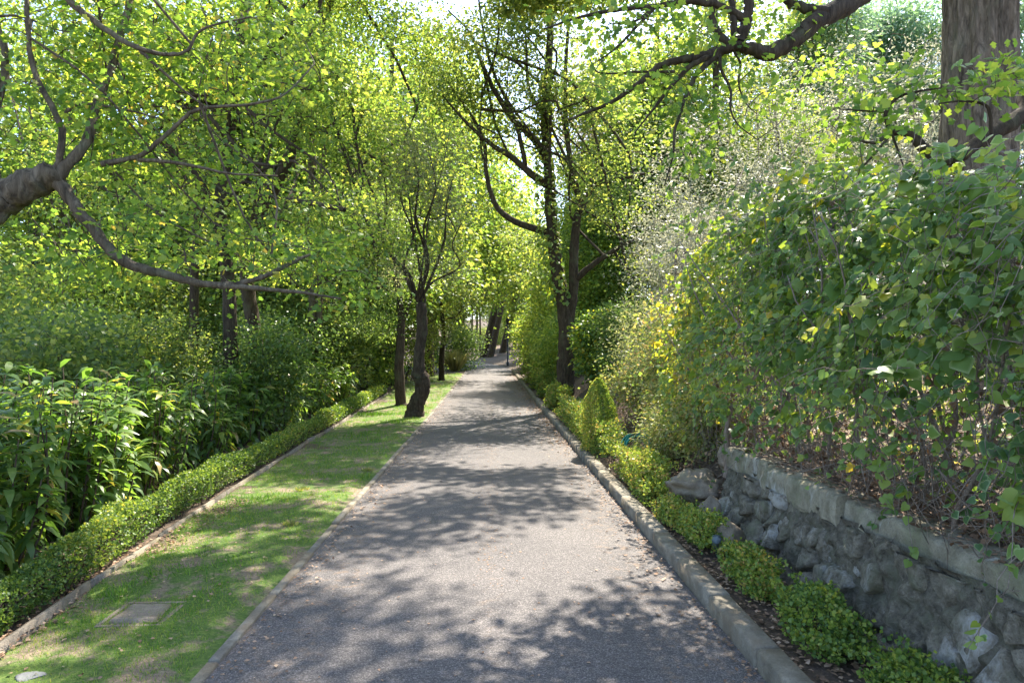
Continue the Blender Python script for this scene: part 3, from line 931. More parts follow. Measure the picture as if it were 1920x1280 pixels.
def near_oak_left():
    base = on_ground((-6.0, 5.6))
    limb = px_path([(-60, 425), (0, 378), (55, 348), (105, 325)], [6.0, 6, 6, 6])
    trunk = np.vstack([base, base + [.05, .1, 1.4], limb[0] + [-.35, -.05, -.35], limb])
    p = [(trunk, .22, .115),
         (px_path([(100, 330), (165, 415), (230, 488), (330, 520), (400, 534), (480, 524), (555, 488), (600, 470)], [6, 6, 6, 6.05, 6.1, 6.2, 6.4, 6.6]), .06, .010),
         (px_path([(400, 534), (470, 540), (560, 548), (640, 560)], [6.1, 6.1, 6.2, 6.3]), .03, .008),
         (px_path([(108, 330), (160, 268), (185, 190), (225, 70), (248, -20), (260, -140)], [6, 6.1, 6.3, 6.6, 6.8, 7]), .05, .022),
         (px_path([(105, 325), (115, 240), (60, 120), (50, -30), (60, -150)], [6, 6, 6.1, 6.2, 6.3]), .032, .014),
         (px_path([(190, 308), (265, 290), (320, 246), (370, 206), (470, 196), (535, 176), (590, 120)], [6.1, 6.2, 6.2, 6.2, 6.3, 6.4, 6.6]), .026, .006),
         (px_path([(60, -120), (125, -5), (180, 42), (240, 82), (300, 101), (350, 96), (380, 55), (470, 32)], [6, 6, 6, 5.9, 5.9, 6, 6, 6.1]), .034, .007),
         (px_path([(255, 88), (300, 130), (345, 170), (385, 200)], [5.9, 5.9, 6, 6]), .016, .006),
         (px_path([(260, 300), (330, 305), (430, 325), (520, 330)], [6.2, 6.1, 6.1, 6.2]), .02, .006),
         (px_path([(120, 215), (150, 195), (230, 205), (310, 225)], [6.1, 6.1, 6.2, 6.3]), .018, .006),
         (px_path([(0, 378), (-20, 250), (10, 120), (-20, 0)], [6, 6.2, 6.3, 6.4]), .05, .02)]
    bl = [B(300, 470, 6.3, .8, .7, .35), B(520, 490, 6.6, .75, .6, .35), B(350, 270, 6.6, 1.0, .9, .6), B(110, 190, 6.5, .8, .8, .8),
          B(480, 130, 7.0, .9, .9, .6), B(230, 60, 6.8, 1.1, 1.0, .6), B(620, 540, 6.6, .5, .5, .3), B(150, 440, 6.5, .7, .7, .35), B(200, -140, 6.5, 1.6, 1.4, .7)]
    tree('oak_tree', 'near oak at left edge with thick knotted limb and long low sweeping branch', base, p, bl, 101, 'oak', 'oak_leaf', 'bark_grey',
         n_clump=370, per=26, spread=.16, size=.075, gap=.4, gscale=1.3, rough=.14, keep=300, rspan=(0, .75), bare=330, sec=10, sec_r=.013, r_base=.012, node_from=.75)
near_oak_left()

def trees_left():
    # (label, pixel trunk path, depth, radius, extra limbs, blobs ...)
    d = 14
    b = on_ground(P(432, 700, d))
    tr = np.vstack([b, px_path([(432, 620), (425, 500), (412, 380), (432, 250), (448, 100), (470, -80), (480, -260)], d)])
    tree('maple_tree', 'tall dark-trunked tree rising left of the leaning forked trunk', b, [(tr, .16, .06),
         (px_path([(418, 420), (370, 330), (300, 260), (230, 180)], [14, 13.7, 13.5, 13.2]), .07, .02),
         (px_path([(440, 190), (520, 80), (600, -30)], [14, 13.5, 13.2]), .07, .02),
         (px_path([(412, 400), (470, 330), (560, 300)], [14, 13.2, 12.6]), .05, .015)],
         [B(430, 60, 13, 2.2, 2.2, 1.7), B(240, 210, 13.5, 2.0, 1.8, 1.5), B(560, 190, 13.2, 1.9, 1.8, 1.5), B(390, 390, 12.7, 1.6, 1.4, .9),
          B(600, 390, 12.2, 1.2, 1.2, .8), B(470, -190, 13.5, 3.2, 2.6, 1.6), B(120, 40, 13.5, 1.8, 1.6, 1.4)], 201,
         n_clump=680, per=50, size=.085, spread=.27, gap=.42, sec=16, rspan=(.05, .95))
    d = 16.5
    b = on_ground(P(480, 690, d))
    tr = np.vstack([b, px_path([(478, 640), (463, 520), (472, 440), (520, 340), (552, 270), (566, 215)], d)])
    tree('maple_tree', 'leaning trunk that forks high up among bright leaves, left of the road', b, [(tr, .18, .13),
         (px_path([(566, 215), (555, 130), (510, 40), (490, -80), (480, -240)], d), .13, .06),
         (px_path([(566, 215), (590, 110), (620, 10), (650, -140)], d), .12, .05),
         (px_path([(556, 260), (610, 240), (650, 215), (700, 205)], [16.5, 16.3, 16, 15.8]), .06, .015)],
         [B(650, 110, 16, 1.9, 2.0, 1.8), B(690, 300, 15.3, .9, 1.2, 1.0), B(560, 20, 16.5, 2.4, 2.2, 1.8), B(640, -150, 16, 2.6, 2.4, 1.8),
          B(640, 440, 14.6, 1.0, 1.0, .8), B(500, 470, 15.5, 1.6, 1.3, .9), B(770, 60, 17, 1.0, 1.2, 1.0), B(700, 400, 14.2, .7, .9, 1.0), B(700, 520, 14.5, .5, .6, .5), B(600, 520, 13.5, .8, .8, .5)], 202,
         n_clump=620, per=52, size=.085, spread=.27, gap=.42, sec=14, rspan=(.1, 1))
    d = 19
    b = on_ground(P(362, 680, d))
    tr = np.vstack([b, px_path([(364, 560), (368, 440), (372, 320), (360, 160), (350, -60)], d)])
    tree('slender_tree', 'slender straight trunk half hidden in leaves behind the dark-trunked tree', b, [(tr, .14, .05)],
         [B(330, 330, 19, 2.0, 2, 1.6), B(260, 90, 19, 2.5, 2.2, 2), B(330, -120, 19, 2.8, 2.4, 2), B(170, 330, 18.5, 1.8, 1.8, 1.4)], 203,
         n_clump=330, per=44, size=.10, spread=.32, gap=.38, sec=10)
    d = 22
    b = on_ground(P(588, 670, d))
    tree('slender_tree', 'pair of slim grey stems standing behind the leaning forked trunk', b,
         [(np.vstack([b, px_path([(585, 520), (583, 330), (590, 200), (600, 60), (610, -120)], d)]), .15, .05),
          (np.vstack([b + [.15, 0, 0], px_path([(600, 520), (604, 330), (618, 230), (650, 90)], d)]), .11, .03)],
         [B(600, 250, 22, 2.2, 2, 2), B(560, 40, 22, 2.6, 2.4, 2.2), B(680, 420, 21, 1.6, 1.6, 1.6), B(520, 430, 22, 2, 2, 1.6)], 204,
         n_clump=330, per=44, size=.11, spread=.35, gap=.35, sec=10, wood='bark_grey')
    d = 24
    b = on_ground(P(120, 690, d))
    tree('slender_tree', 'thin tree at far left with sky showing through its loose crown', b,
         [(np.vstack([b, px_path([(125, 560), (118, 400), (130, 220), (120, 30), (125, -120)], d)]), .17, .05)],
         [B(110, 300, 24, 2.6, 2.4, 2), B(30, 100, 24, 3, 2.6, 2.4), B(220, 470, 23, 2.4, 2, 1.2), B(20, 480, 22, 2, 2, 1.0)], 205,
         n_clump=300, per=40, size=.11, spread=.36, gap=.45, sec=10, wood='bark_grey')
    d = 20.5
    b = on_ground(P(752, 745, d))
    tree('holm_oak_tree', 'slim dark tree on the lawn edge just left of the crooked olive', b,
         [(np.vstack([b, px_path([(748, 690), (752, 620), (748, 550), (730, 460), (720, 380)], d)]), .17, .05),
          (px_path([(750, 620), (770, 560), (775, 500)], d), .06, .02)],
         [B(735, 520, 20.5, 1.3, 1.3, .9), B(690, 430, 20.5, 1.3, 1.4, 1.2), B(700, 600, 20.5, .9, .9, .6)], 206, mat='shrub_leaf',
         n_clump=260, per=40, size=.085, spread=.24, gap=.25, sec=6, rspan=(.2, 1))
    d = 34
    b = on_ground(P(828, 703, d))
    tree('holm_oak_tree', 'small dark-stemmed tree beyond the crooked olive near the straw-coloured grass', b,
         [(np.vstack([b, px_path([(828, 670), (832, 620), (826, 560), (835, 500)], d)]), .16, .05)],
         [B(835, 570, 34, 1.6, 1.6, 1.3), B(815, 480, 34, 1.5, 1.6, 1.4), B(800, 630, 33, 1.0, 1, .8)], 207, mat='fine_leaf',
         n_clump=190, per=40, size=.12, spread=.34, gap=.25, sec=5, rspan=(.1, .9))
trees_left()

def olive():
    d = 17.2
    b = P(776, 781, d); b[2] = float(lawn_z(b[0:1], b[1:2])[0])
    tr = np.vstack([b, px_path([(781, 757), (792, 730), (790, 708), (785, 690), (787, 655), (791, 615), (790, 570)], d)])
    rng = np.random.default_rng(9)
    p = [(tr, [.25, .20, .185, .20, .15, .135, .14, .13], 0)]
    for (x, y), (mx, my), r in (((700, 300), (735, 460), .05), ((742, 290), (762, 440), .045), ((780, 250), (783, 410), .05), ((815, 270), (805, 430), .04),
                                ((850, 330), (832, 450), .045), ((880, 420), (845, 500), .035), ((720, 430), (750, 510), .035), ((765, 200), (775, 400), .03), ((838, 240), (815, 400), .03)):
        p.append((px_path([(788 + rng.normal(0, 4), 566), ((788 + mx) / 2 + rng.normal(0, 9), (560 + my) / 2), (mx + rng.normal(0, 9), my), ((mx + x) / 2 + rng.normal(0, 12), (my + y) / 2), (x + rng.normal(0, 14), y)], [d, d + rng.normal(0, .3), d + rng.normal(0, .5), d + rng.normal(0, .7), d + rng.normal(0, .9)]), r, .010))
    t = tree('olive_tree', 'crooked olive tree on the grass verge with many upright stems', b, p,
         [B(785, 340, d, 1.0, 1.2, 1.0), B(715, 400, d, .7, 1.0, .7), B(855, 390, d, .7, 1.0, .8), B(760, 265, d, .9, 1.1, .6), B(835, 290, d, .7, .9, .6), B(750, 500, d, .6, .9, .4), B(830, 500, d, .7, .9, .45), B(690, 320, d, .5, .7, .5)],
         208, 'narrow', 'olive_leaf', 'bark_dark', sec=10, sec_r=.016, n_clump=480, per=34, size=.078, spread=.2, gap=.3, flat=.9, up=.3, rough=.13, bare=220, r_base=.012, sides=12)
    a = Acc()                                            # burl bulges on the trunk
    for (x, y, r, s) in ((797, 718, .12, 1), (776, 702, .08, 3)):
        c = P(x, y, d - .02); rock(a, c, (r, r * .9, r * 1.4), s + 60, ICO3, .25, 2)
    part('burl', a, MAT['bark_dark'], t, smooth=True)
olive()

def trees_right():
    # multi-stemmed tree on the bank
    d = 19.5
    b = P(1062, 752, d); b[2] = float(ground_z(b[0], b[1]))
    p = [(np.vstack([b, px_path([(1060, 700), (1063, 640), (1058, 580), (1044, 500), (1035, 420), (1030, 330), (1022, 230), (1030, 100), (1035, -60)], d)]), .28, .08),
         (px_path([(1062, 620), (1075, 545), (1076, 470), (1082, 410), (1090, 390), (1075, 330), (1064, 260), (1060, 140), (1070, 10)], d), .16, .04),
         (px_path([(1088, 398), (1105, 360), (1130, 340), (1170, 335), (1210, 325)], [d, d, d - .3, d - .6, d - .9]), .12, .03),
         (px_path([(1078, 525), (1120, 490), (1165, 462), (1200, 445)], [d, d - .4, d - .8, d - 1.2]), .10, .035),
         (px_path([(1150, 470), (1185, 520), (1230, 560)], [d - .6, d - .8, d - 1]), .04, .012),
         (px_path([(1040, 440), (1000, 428), (960, 412), (930, 385), (912, 330), (908, 270), (880, 210), (850, 170), (820, 120)], [d, d, d, d, d, d, d + .3, d + .5, d + .8]), .11, .02),
         (px_path([(1032, 350), (1000, 330), (960, 295), (920, 270), (870, 225), (830, 180)], [d, d, d, d - .2, d - .4, d - .6]), .13, .02),
         (px_path([(1028, 300), (1000, 260), (960, 220), (925, 165), (900, 110), (880, 60), (840, 20)], d), .12, .02),
         (px_path([(985, 310), (970, 240), (950, 190), (920, 120), (900, 20), (890, -80)], d), .07, .02),
         (px_path([(1020, 220), (990, 160), (985, 60), (960, -60)], [d, d, d + .4, d + .8]), .06, .015),
         (px_path([(905, 300), (900, 240), (905, 150)], d), .035, .012)]
    bl = [B(900, 130, d, 2.0, 2.2, 1.8), B(1010, 60, d, 1.9, 2.2, 1.8), B(1120, 250, d - .5, 1.6, 1.6, 1.4), B(950, 250, d, 1.2, 1.4, 1.0),
          B(1170, 380, d - 1, 1.3, 1.3, .8), B(960, -120, d, 2.8, 2.6, 1.6), B(1050, 200, d, 1.4, 1.5, 1.3), B(830, 200, d + .5, 1.2, 1.3, 1.1),
          B(1200, 520, d - 1, 1.0, 1.0, .7), B(980, 480, d + 1, .8, 1.2, .8), (np.array([3.6, 22.5, 10.6]), (1.4, 1.2, .9))]
    def cast(x, y, z, r, ry=None):                       # unseen high bough, added so its shade reaches the ground near (x, y)
        return (np.array([x + .308 * z, y + .63 * z, z]), (r, ry or r, .45))
    ov = [cast(-1.2, 6.3, 9.6, .9, .5), cast(-.2, 7.6, 9.8, 1.0, .6), cast(.3, 9.3, 10, .9, .5), cast(-1.2, 9.6, 10, .8, .7),
          cast(-2.4, 5.0, 9.4, .5, .6), cast(-2.6, 7.4, 9.6, .6, .6), cast(-2.3, 10, 10, .6, .8)]
    t = tree('multi_stem_tree', 'dark many-stemmed tree on the right bank with ivy on its left stem', b, p, bl, 301, 'kite', 'fine_leaf', 'bark_dark',
         over=(ov, 95, 100), n_clump=900, per=42, size=.10, spread=.27, gap=.45, sec=22, rspan=(.05, .95), bare=60)
    rng = np.random.default_rng(31)
    a = Acc()                                            # ivy climbing the left stem
    s = spline(p[0][0], 200); k = 1100
    i = rng.integers(70, 170, k); th = rng.uniform(0, 2 * math.pi, k)
    rr = np.interp(i, [0, 200], [.28, .08]) + rng.uniform(.02, .14, k)
    out = np.stack([np.cos(th) - .5, np.sin(th) - .5, 0 * th], -1)
    leaves(a, 'ivy', s[i] + out * rr[:, None], out + [0, 0, -1] + rng.normal(0, .4, (k, 3)), out + rng.normal(0, .4, (k, 3)), rng.uniform(.07, .13, k), rng.uniform(.3, .9, k))
    part('climbing_ivy', a, MAT['ivy_leaf'], t, 'stuff')

    # great oak at upper right, deeply furrowed trunk
    d = 8.6
    b = on_ground(P(1822, 500, d))
    top = P(1826, -60, d)
    rng = np.random.default_rng(32)
    wa = Acc()
    nz, ns = 240, 120
    H = 9.5
    zz = np.linspace(-.3, H, nz); th = np.arange(ns + 1) * 2 * math.pi / ns
    cx = b[0] + .02 * zz + .05 * np.sin(zz * .6); cy_ = b[1] + .03 * np.sin(zz * .9)
    Rb = (.385 + .2 * np.exp(-np.clip(zz, 0, None) / .5)) * np.interp(zz, [0, H], [1, .72])
    TH, ZZ = np.meshgrid(th, zz)
    q = np.stack([np.cos(TH).ravel() * 4.2, np.sin(TH).ravel() * 4.2, ZZ.ravel() * 1.5], -1)
    q = q + fbm(q * .8, 2, 3)[:, None] * .5
    rid = 1 - np.abs(vnoise(q * np.array([2.0, 2.0, .8]), 4)); rid2 = 1 - np.abs(vnoise(q * np.array([4, 4, 1.5]), 6))
    disp = (.075 * np.clip(1.35 * rid - .45, 0, .75) + .022 * rid2 + .006 * fbm(q * 6, 2, 8)).reshape(TH.shape)
    RRR = Rb[:, None] + disp
    X = cx[:, None] + RRR * np.cos(TH); Y = cy_[:, None] + RRR * np.sin(TH)
    t = thing('oak_tree', 'great oak with thick furrowed trunk above the ivy hedge at upper right', 'tree', b)
    gridmesh(wa, X, Y, b[2] + ZZ, True)
    part('trunk', wa, MAT['bark_oak'], t, smooth=True)
    la, ta, ba = Acc(), Acc(), Acc()
    tp = np.array([cx[0], cy_[0], b[2]])
    def tk(z): return np.array([b[0] + .02 * z + .05 * math.sin(z * .6), b[1] + .03 * math.sin(z * .9), b[2] + z])
    D = 6.6
    br = [(np.vstack([tk(5.6), px_path([(1735, -110), (1650, -40), (1590, 8), (1530, 40), (1490, 75), (1440, 100), (1405, 92), (1370, 86)], [8.0, 7.4, 7, 6.8, 6.7, 6.6, 6.6, 6.6])]), .14, .05),
          (px_path([(1550, 25), (1500, 12), (1470, -5), (1440, -60)], [6.8, 6.8, 6.8, 6.9]), .06, .03),
          (px_path([(1385, 82), (1400, 40), (1405, -20), (1420, -100)], D), .06, .03),
          (px_path([(1378, 85), (1375, 40), (1370, -10), (1350, -90)], [6.6, 6.6, 6.7, 6.8]), .04, .02),
          (px_path([(1370, 86), (1345, 60), (1335, 20), (1355, -30)], D), .045, .02),
          (px_path([(1375, 88), (1320, 105), (1280, 112), (1235, 125), (1200, 155), (1150, 190), (1090, 215), (1065, 225)], [6.6, 6.6, 6.5, 6.5, 6.4, 6.4, 6.3, 6.3]), .05, .007),
          (px_path([(1345, 105), (1300, 120), (1260, 160), (1225, 205), (1190, 250)], [6.6, 6.5, 6.5, 6.5, 6.5]), .032, .006),
          (px_path([(1345, 105), (1310, 135), (1292, 165), (1280, 200), (1265, 245), (1262, 290), (1245, 350)], [6.6, 6.5, 6.5, 6.4, 6.4, 6.4, 6.4]), .03, .005),
          (px_path([(1350, 100), (1352, 130), (1370, 170), (1370, 205), (1385, 235), (1420, 262)], [6.6, 6.5, 6.4, 6.3, 6.3, 6.2]), .018, .004),
          (px_path([(1375, 95), (1388, 120), (1385, 160), (1400, 195), (1420, 215)], D), .014, .004),
          (px_path([(1265, 135), (1200, 135), (1125, 137), (1105, 110)], 6.5), .014, .005),
          (px_path([(1395, 35), (1350, 12), (1290, 3), (1230, 12), (1150, 20), (1080, 35), (1020, 55)], [6.6, 6.6, 6.5, 6.5, 6.4, 6.3, 6.3]), .04, .008),
          (px_path([(1230, 12), (1190, 40), (1140, 46)], 6.4), .018, .005),
          (px_path([(1230, 12), (1185, 60), (1150, 95), (1105, 125)], [6.4, 6.4, 6.3, 6.3]), .018, .005),
          (np.vstack([tk(6.6), tk(6.6) + [-1.5, -.6, 1.4], tk(6.6) + [-3.4, -1.0, 2.0], tk(6.6) + [-5.2, -.6, 2.2]]), .16, .04),
          (np.vstack([tk(7.4), tk(7.4) + [-1.2, 1.0, 1.6], tk(7.4) + [-2.8, 2.2, 2.6], tk(7.4) + [-5.0, 3.0, 3.0]]), .15, .04),
          (np.vstack([tk(8.2), tk(8.2) + [.6, .5, 1.8], tk(8.2) + [1.6, .8, 3.4]]), .18, .05)]
    nodes = limbs(ba, br, rng, .06, 9)
    part('branches', ba, MAT['bark_dark'], t, smooth=True)
    N = np.vstack([s[len(s) // 3:] for s in nodes])
    bl = [B(1250, 130, 6.5, .8, .5, .5), B(1340, 190, 6.5, .55, .5, .45), B(1160, 60, 6.4, .7, .6, .3), B(1400, 60, 6.7, .7, .6, .3), B(1110, 170, 6.3, .3, .4, .3),
          B(1290, 300, 6.4, .35, .4, .3), B(1420, 200, 6.3, .45, .45, .2), B(1300, -40, 6.8, 1.0, .8, .4), B(1550, 140, 7.6, .5, .6, .4)]
    C = blob_points(bl, 150, rng, .4, 1.6, 9)
    dirs = grow(ba, ta, N, C, rng, .0025, .010, 4, .1, 6)
    L = clump_leaves(Acc(), 'oak', C, dirs, 13, .11, .082, rng, .55, .25, 1.0, (.0, .72), .15)
    L = split_leaves(t, 'oak', MAT['oak_leaf'], L, 260, rng)
    leaves(la, 'oak', *L)
    c0 = tk(6.6)
    bl2 = [(np.array([x_ + .308 * 8.6, y_ + .63 * 8.6, 8.6]), (r_, ry_, .4)) for x_, y_, r_, ry_ in ((.6, 3.75, .75, .4), (1.2, 3.3, .5, .5), (-.6, 3.2, .6, .4), (-1.6, 3.6, .4, .3), (1.1, 4.5, .3, .2))] + [(c0 + np.array([-3.2, -1.0, 2.4]), (1.8, 1.6, .8)), (c0 + np.array([-3.6, 2.2, 4.0]), (2.0, 1.8, .9)), (c0 + np.array([-1.0, 1.5, 4.4]), (2.2, 2.2, 1.2)),  # first five: unseen boughs above the frame, placed to shade the near road
           (c0 + np.array([1.6, .5, 4.6]), (2.4, 2.4, 1.4)), (c0 + np.array([-5.0, 1.2, 3.0]), (1.5, 1.8, .6)), (c0 + np.array([-5.6, 3.6, 3.2]), (1.5, 1.6, .6))]
    C = blob_points(bl2, 260, rng, .5, .9, 19)
    dirs = grow(ba, ta, N, C, rng, .004, .03, 3)
    clump_leaves(la, 'kite', C, dirs, 85, .25, .13, rng, .5, .2, 1.0, (0, .8), .2)
    part('twigs', ta, MAT['twig'], t, 'stuff')
    adopt(part('crown', la, MAT['oak_leaf'], t, 'stuff'))

    # another oak whose trunk stands out of frame on the right; its low boughs hang over the ivy
    b = on_ground((6.6, 4.6))
    tr = np.vstack([b, b + [-.1, 0, 1.2], b + [-.05, .1, 2.6], b + [.1, .1, 5.0], b + [.1, .1, 7.0]])
    p = [(tr, .26, .14),
         (np.vstack([b + [-.08, .03, 1.7], px_path([(1990, 165), (1920, 215), (1860, 252), (1800, 292), (1770, 300), (1735, 282), (1705, 250), (1670, 247)], [5.6, 5.4, 5.3, 5.2, 5.2, 5.2, 5.2, 5.2])]), .075, .028),
         (px_path([(1670, 247), (1660, 215), (1680, 185), (1720, 172), (1765, 165)], 5.2), .018, .006),
         (px_path([(1668, 250), (1640, 268), (1605, 262)], 5.2), .020, .006),
         (px_path([(1665, 210), (1620, 208), (1575, 205)], 5.2), .010, .004),
         (px_path([(1672, 250), (1620, 310), (1560, 355)], [5.2, 5.15, 5.1]), .012, .004),
         (px_path([(1672, 250), (1690, 300), (1700, 330)], 5.2), .010, .004),
         (px_path([(1860, 252), (1850, 200), (1800, 190), (1760, 195)], 5.1), .014, .005)]
    bl = [B(1660, 190, 5.2, .38, .3, .16), B(1600, 235, 5.2, .3, .3, .15), B(1720, 195, 5.2, .22, .3, .18), B(1850, 150, 5.0, .2, .3, .2), B(1690, 145, 5.2, .25, .25, .12), B(1880, 120, 5.2, .25, .3, .3), B(1650, 300, 5.1, .35, .3, .2)]
    tree('oak_tree', 'low oak boughs reaching in from right edge just above the ivy', b, p, bl, 303, 'oak', 'oak_leaf', 'bark_dark', n_clump=48, per=13, spread=.09,
         size=.085, gap=.3, gscale=2, keep=240, rspan=(.05, .68), r_base=.008, node_from=.8, r_tip=.0025)
trees_right()

# ------------------------------------------------------------------ ivy hedge on the retaining wall
def ivy_top(y):
    return np.interp(y, [1.0, 2.2, 3.0, 4.2, 5.2, 6.2, 7.2, 8.0, 8.6], [2.45, 2.52, 2.62, 2.85, 3.10, 3.2, 3.1, 2.75, 2.2])
def ivy_hedge():
    rng = np.random.default_rng(51)
    t = thing('ivy_hedge', 'tall hedge of variegated ivy tangled with brown stems on the retaining wall', 'hedge', (2.6, 5, .8))
    sa, la, da, sa2 = Acc(), Acc(), Acc(), Acc()
    # woody stems and tangle
    for k in range(46):
        y = rng.uniform(1.4, 9.0); p = np.array([rng.uniform(2.45, 2.85), y, .72])
        q = wander(p, (rng.normal(0, .15), rng.normal(0, .35), 1), float(ivy_top(y)) - .9, 10, .16, .1, rng)
        tube(sa, q, np.linspace(rng.uniform(.008, .022), .004, 10), 5)
    for k in range(2700):
        y = rng.uniform(1.3, 8.2); z = .72 + (float(ivy_top(y)) - .85) * rng.uniform(0, 1) ** 1.5
        p = np.array([2.34 + rng.exponential(.16), y, z])
        q = wander(p, rng.normal(0, 1, 3) * [.5, 1, 1], rng.uniform(.15, .8), 5, .42, -.05, rng)
        q[:, 0] = np.maximum(q[:, 0], 2.24)
        tube(sa, q, np.linspace(rng.uniform(.0018, .005), .0015, 5), 3, cap=False)
    for pts, r in (([(1362, 895), (1366, 850), (1362, 810), (1372, 760)], .034), ([(1372, 880), (1392, 840), (1410, 815)], .02), ([(1760, 880), (1810, 945), (1870, 985), (1915, 1000)], .005), ([(1500, 885), (1560, 870), (1580, 862)], .004)):
        d = 6.6 if pts[0][0] < 1450 else (3.25 if pts[0][0] > 1700 else 4.6)
        tube(sa, spline(px_path(pts, d), 14), np.linspace(r, r * .6, 14), 8, rough=.1, rng=rng)
    part('stems', sa, MAT['twig_pale'], t, 'stuff')
    # leaves
    n = 14000
    y = 1.2 + 7.3 * rng.uniform(0, 1, n) ** 1.05
    top = ivy_top(y)
    zr = rng.uniform(0, 1, n) ** .72
    z = .72 + zr * (top - .72)
    nz = fbm(np.stack([0 * y, y * 1.1, z * 1.3], -1), 3, 61)
    lim = .20 + .9 * sstep(.38, .72, zr + .30 * nz) + .40 * sstep(5.8, 7.6, y)
    keep = rng.uniform(0, 1, n) < lim * (1 + .5 * nz)
    y, z, zr, nz = y[keep], z[keep], zr[keep], nz[keep]; n = len(y)
    bul = .42 * fbm(np.stack([0 * y, y * 1.5, z * 1.5], -1), 4, 71) + .10 * np.sin(zr * 3.1) + .10 * sstep(6, 8.5, y)
    depth = rng.exponential(.10, n)
    x = 2.40 - bul + depth
    round_top = sstep(.88, 1.0, zr)
    x = x + round_top * rng.uniform(0, .7, n); z = z - .02 * rng.exponential(1, n)
    pos = np.stack([x, y, z], -1)
    d = np.stack([-.35 + rng.normal(0, .45, n), rng.normal(-.05, .65, n), -.75 + rng.normal(0, .45, n) + .7 * round_top], -1)
    nn = np.stack([-.7 + rng.normal(0, .55, n), -.3 + rng.normal(0, .6, n), .55 + rng.normal(0, .5, n) + .8 * round_top], -1)
    sz = np.clip(rng.lognormal(-2.95, .45, n), .02, .12)
    r = np.clip(.33 + .22 * rng.normal(0, 1, n) + .34 * sstep(5.5, 8, y), 0, .9)  # yellower towards the far end: sun through the leaves put into their colour
    r = np.where(rng.uniform(0, 1, n) < .012, .99, r)
    VL = [(pos, d, nn, sz, r)]
    for k in range(520):
        yy = rng.uniform(1.3, 8.3); tp = float(ivy_top(yy)); zz = .95 + (tp - .95) * rng.uniform(0, 1) ** (.6 if yy < 6 else .9)
        if zz < 1.5 and yy < 5.8 and rng.random() < .3: continue
        p0 = np.array([2.42 - .30 * rng.uniform(0, 1) ** 2, yy, zz])
        up0 = zz > tp - .25
        q = wander(p0, (-.6, rng.normal(0, .7), 1.0 if up0 and rng.random() < .6 else rng.uniform(-.6, .5)), rng.uniform(.25, .85), 12, .25, -.16, rng)
        tube(sa2, q, np.linspace(.003, .0015, 12), 3, cap=False)
        m = int(rng.integers(8, 18)); ii = rng.integers(1, 12, m)
        sd = rng.choice([-1, 1], m)
        dd = np.stack([-.4 + rng.normal(0, .4, m), sd * .6 + rng.normal(0, .3, m), -.5 + rng.normal(0, .4, m)], -1)
        n2 = np.stack([-.6 + rng.normal(0, .5, m), -.3 + rng.normal(0, .5, m), .7 + rng.normal(0, .4, m)], -1)
        s0 = rng.uniform(.04, .085)
        VL.append((q[ii] + rng.normal(0, .012, (m, 3)), dd, n2, s0 * np.interp(ii, [1, 11], [1.1, .5]) * rng.uniform(.8, 1.2, m), np.clip(rng.normal(.4 + .3 * sstep(5.5, 8, yy), .2) + rng.normal(0, .08, m), 0, .9)))  # vine leaves carry the same sunlit yellowing in their colour
    m = 3600
    yy = rng.uniform(1.3, 8.2, m); zz = .8 + rng.uniform(0, 1, m) * (ivy_top(yy) - .9)
    leaves(la, 'ivy_small', np.stack([rng.uniform(2.7, 3.15, m), yy, zz], -1), rng.normal(0, .6, (m, 3)) + [0, 0, -.6], rng.normal(0, .6, (m, 3)) + [-.5, -.2, .5], rng.uniform(.04, .085, m), rng.uniform(.0, .5, m))
    L = tuple(np.concatenate([v[c_] for v in VL]) for c_ in range(5))
    part('vines', sa2, MAT['twig_pale'], t, 'stuff')
    L = split_leaves(t, 'ivy', MAT['ivy_leaf'], L, 300, rng)
    fr = L[0][:, 1] > 4.3
    leaves(la, 'ivy', *(v[~fr] for v in L)); leaves(la, 'ivy_small', *(v[fr] for v in L))
    # wispy shoots standing above the top
    for k in range(34):
        yy = rng.uniform(1.6, 8.6); p = np.array([rng.uniform(2.45, 3.0), yy, float(ivy_top(yy)) - .05])
        q = wander(p, (rng.normal(-.1, .3), rng.normal(0, .4), 1), rng.uniform(.12, .34), 6, .2, 0, rng)
        tube(sa, q, .002, 3, cap=False)
        m = 7
        qq = q[rng.integers(1, 6, m)] + rng.normal(0, .025, (m, 3))
        leaves(la, 'ivy', qq, rng.normal(0, .7, (m, 3)) + [0, 0, -.1], rng.normal(0, .5, (m, 3)) + [0, -.2, 1], rng.uniform(.035, .075, m), rng.uniform(.5, .9, m))
    adopt(part('foliage', la, MAT['ivy_leaf'], t, 'stuff'))
    # dry leaves caught in the tangle
    m = 2600
    yy = rng.uniform(1.3, 8.6, m); zz = .74 + rng.exponential(.45, m); zz = np.minimum(zz, ivy_top(yy) - .2)
    leaves(da, 'ivy', np.stack([2.48 + rng.exponential(.12, m), yy, zz], -1), rng.normal(0, .6, (m, 3)) + [0, 0, -.7], rng.normal(0, 1, (m, 3)), rng.uniform(.025, .055, m), rng.uniform(0, .55, m))
    part('dry_leaves', da, MAT['dead_leaf'], t, 'stuff')
ivy_hedge()

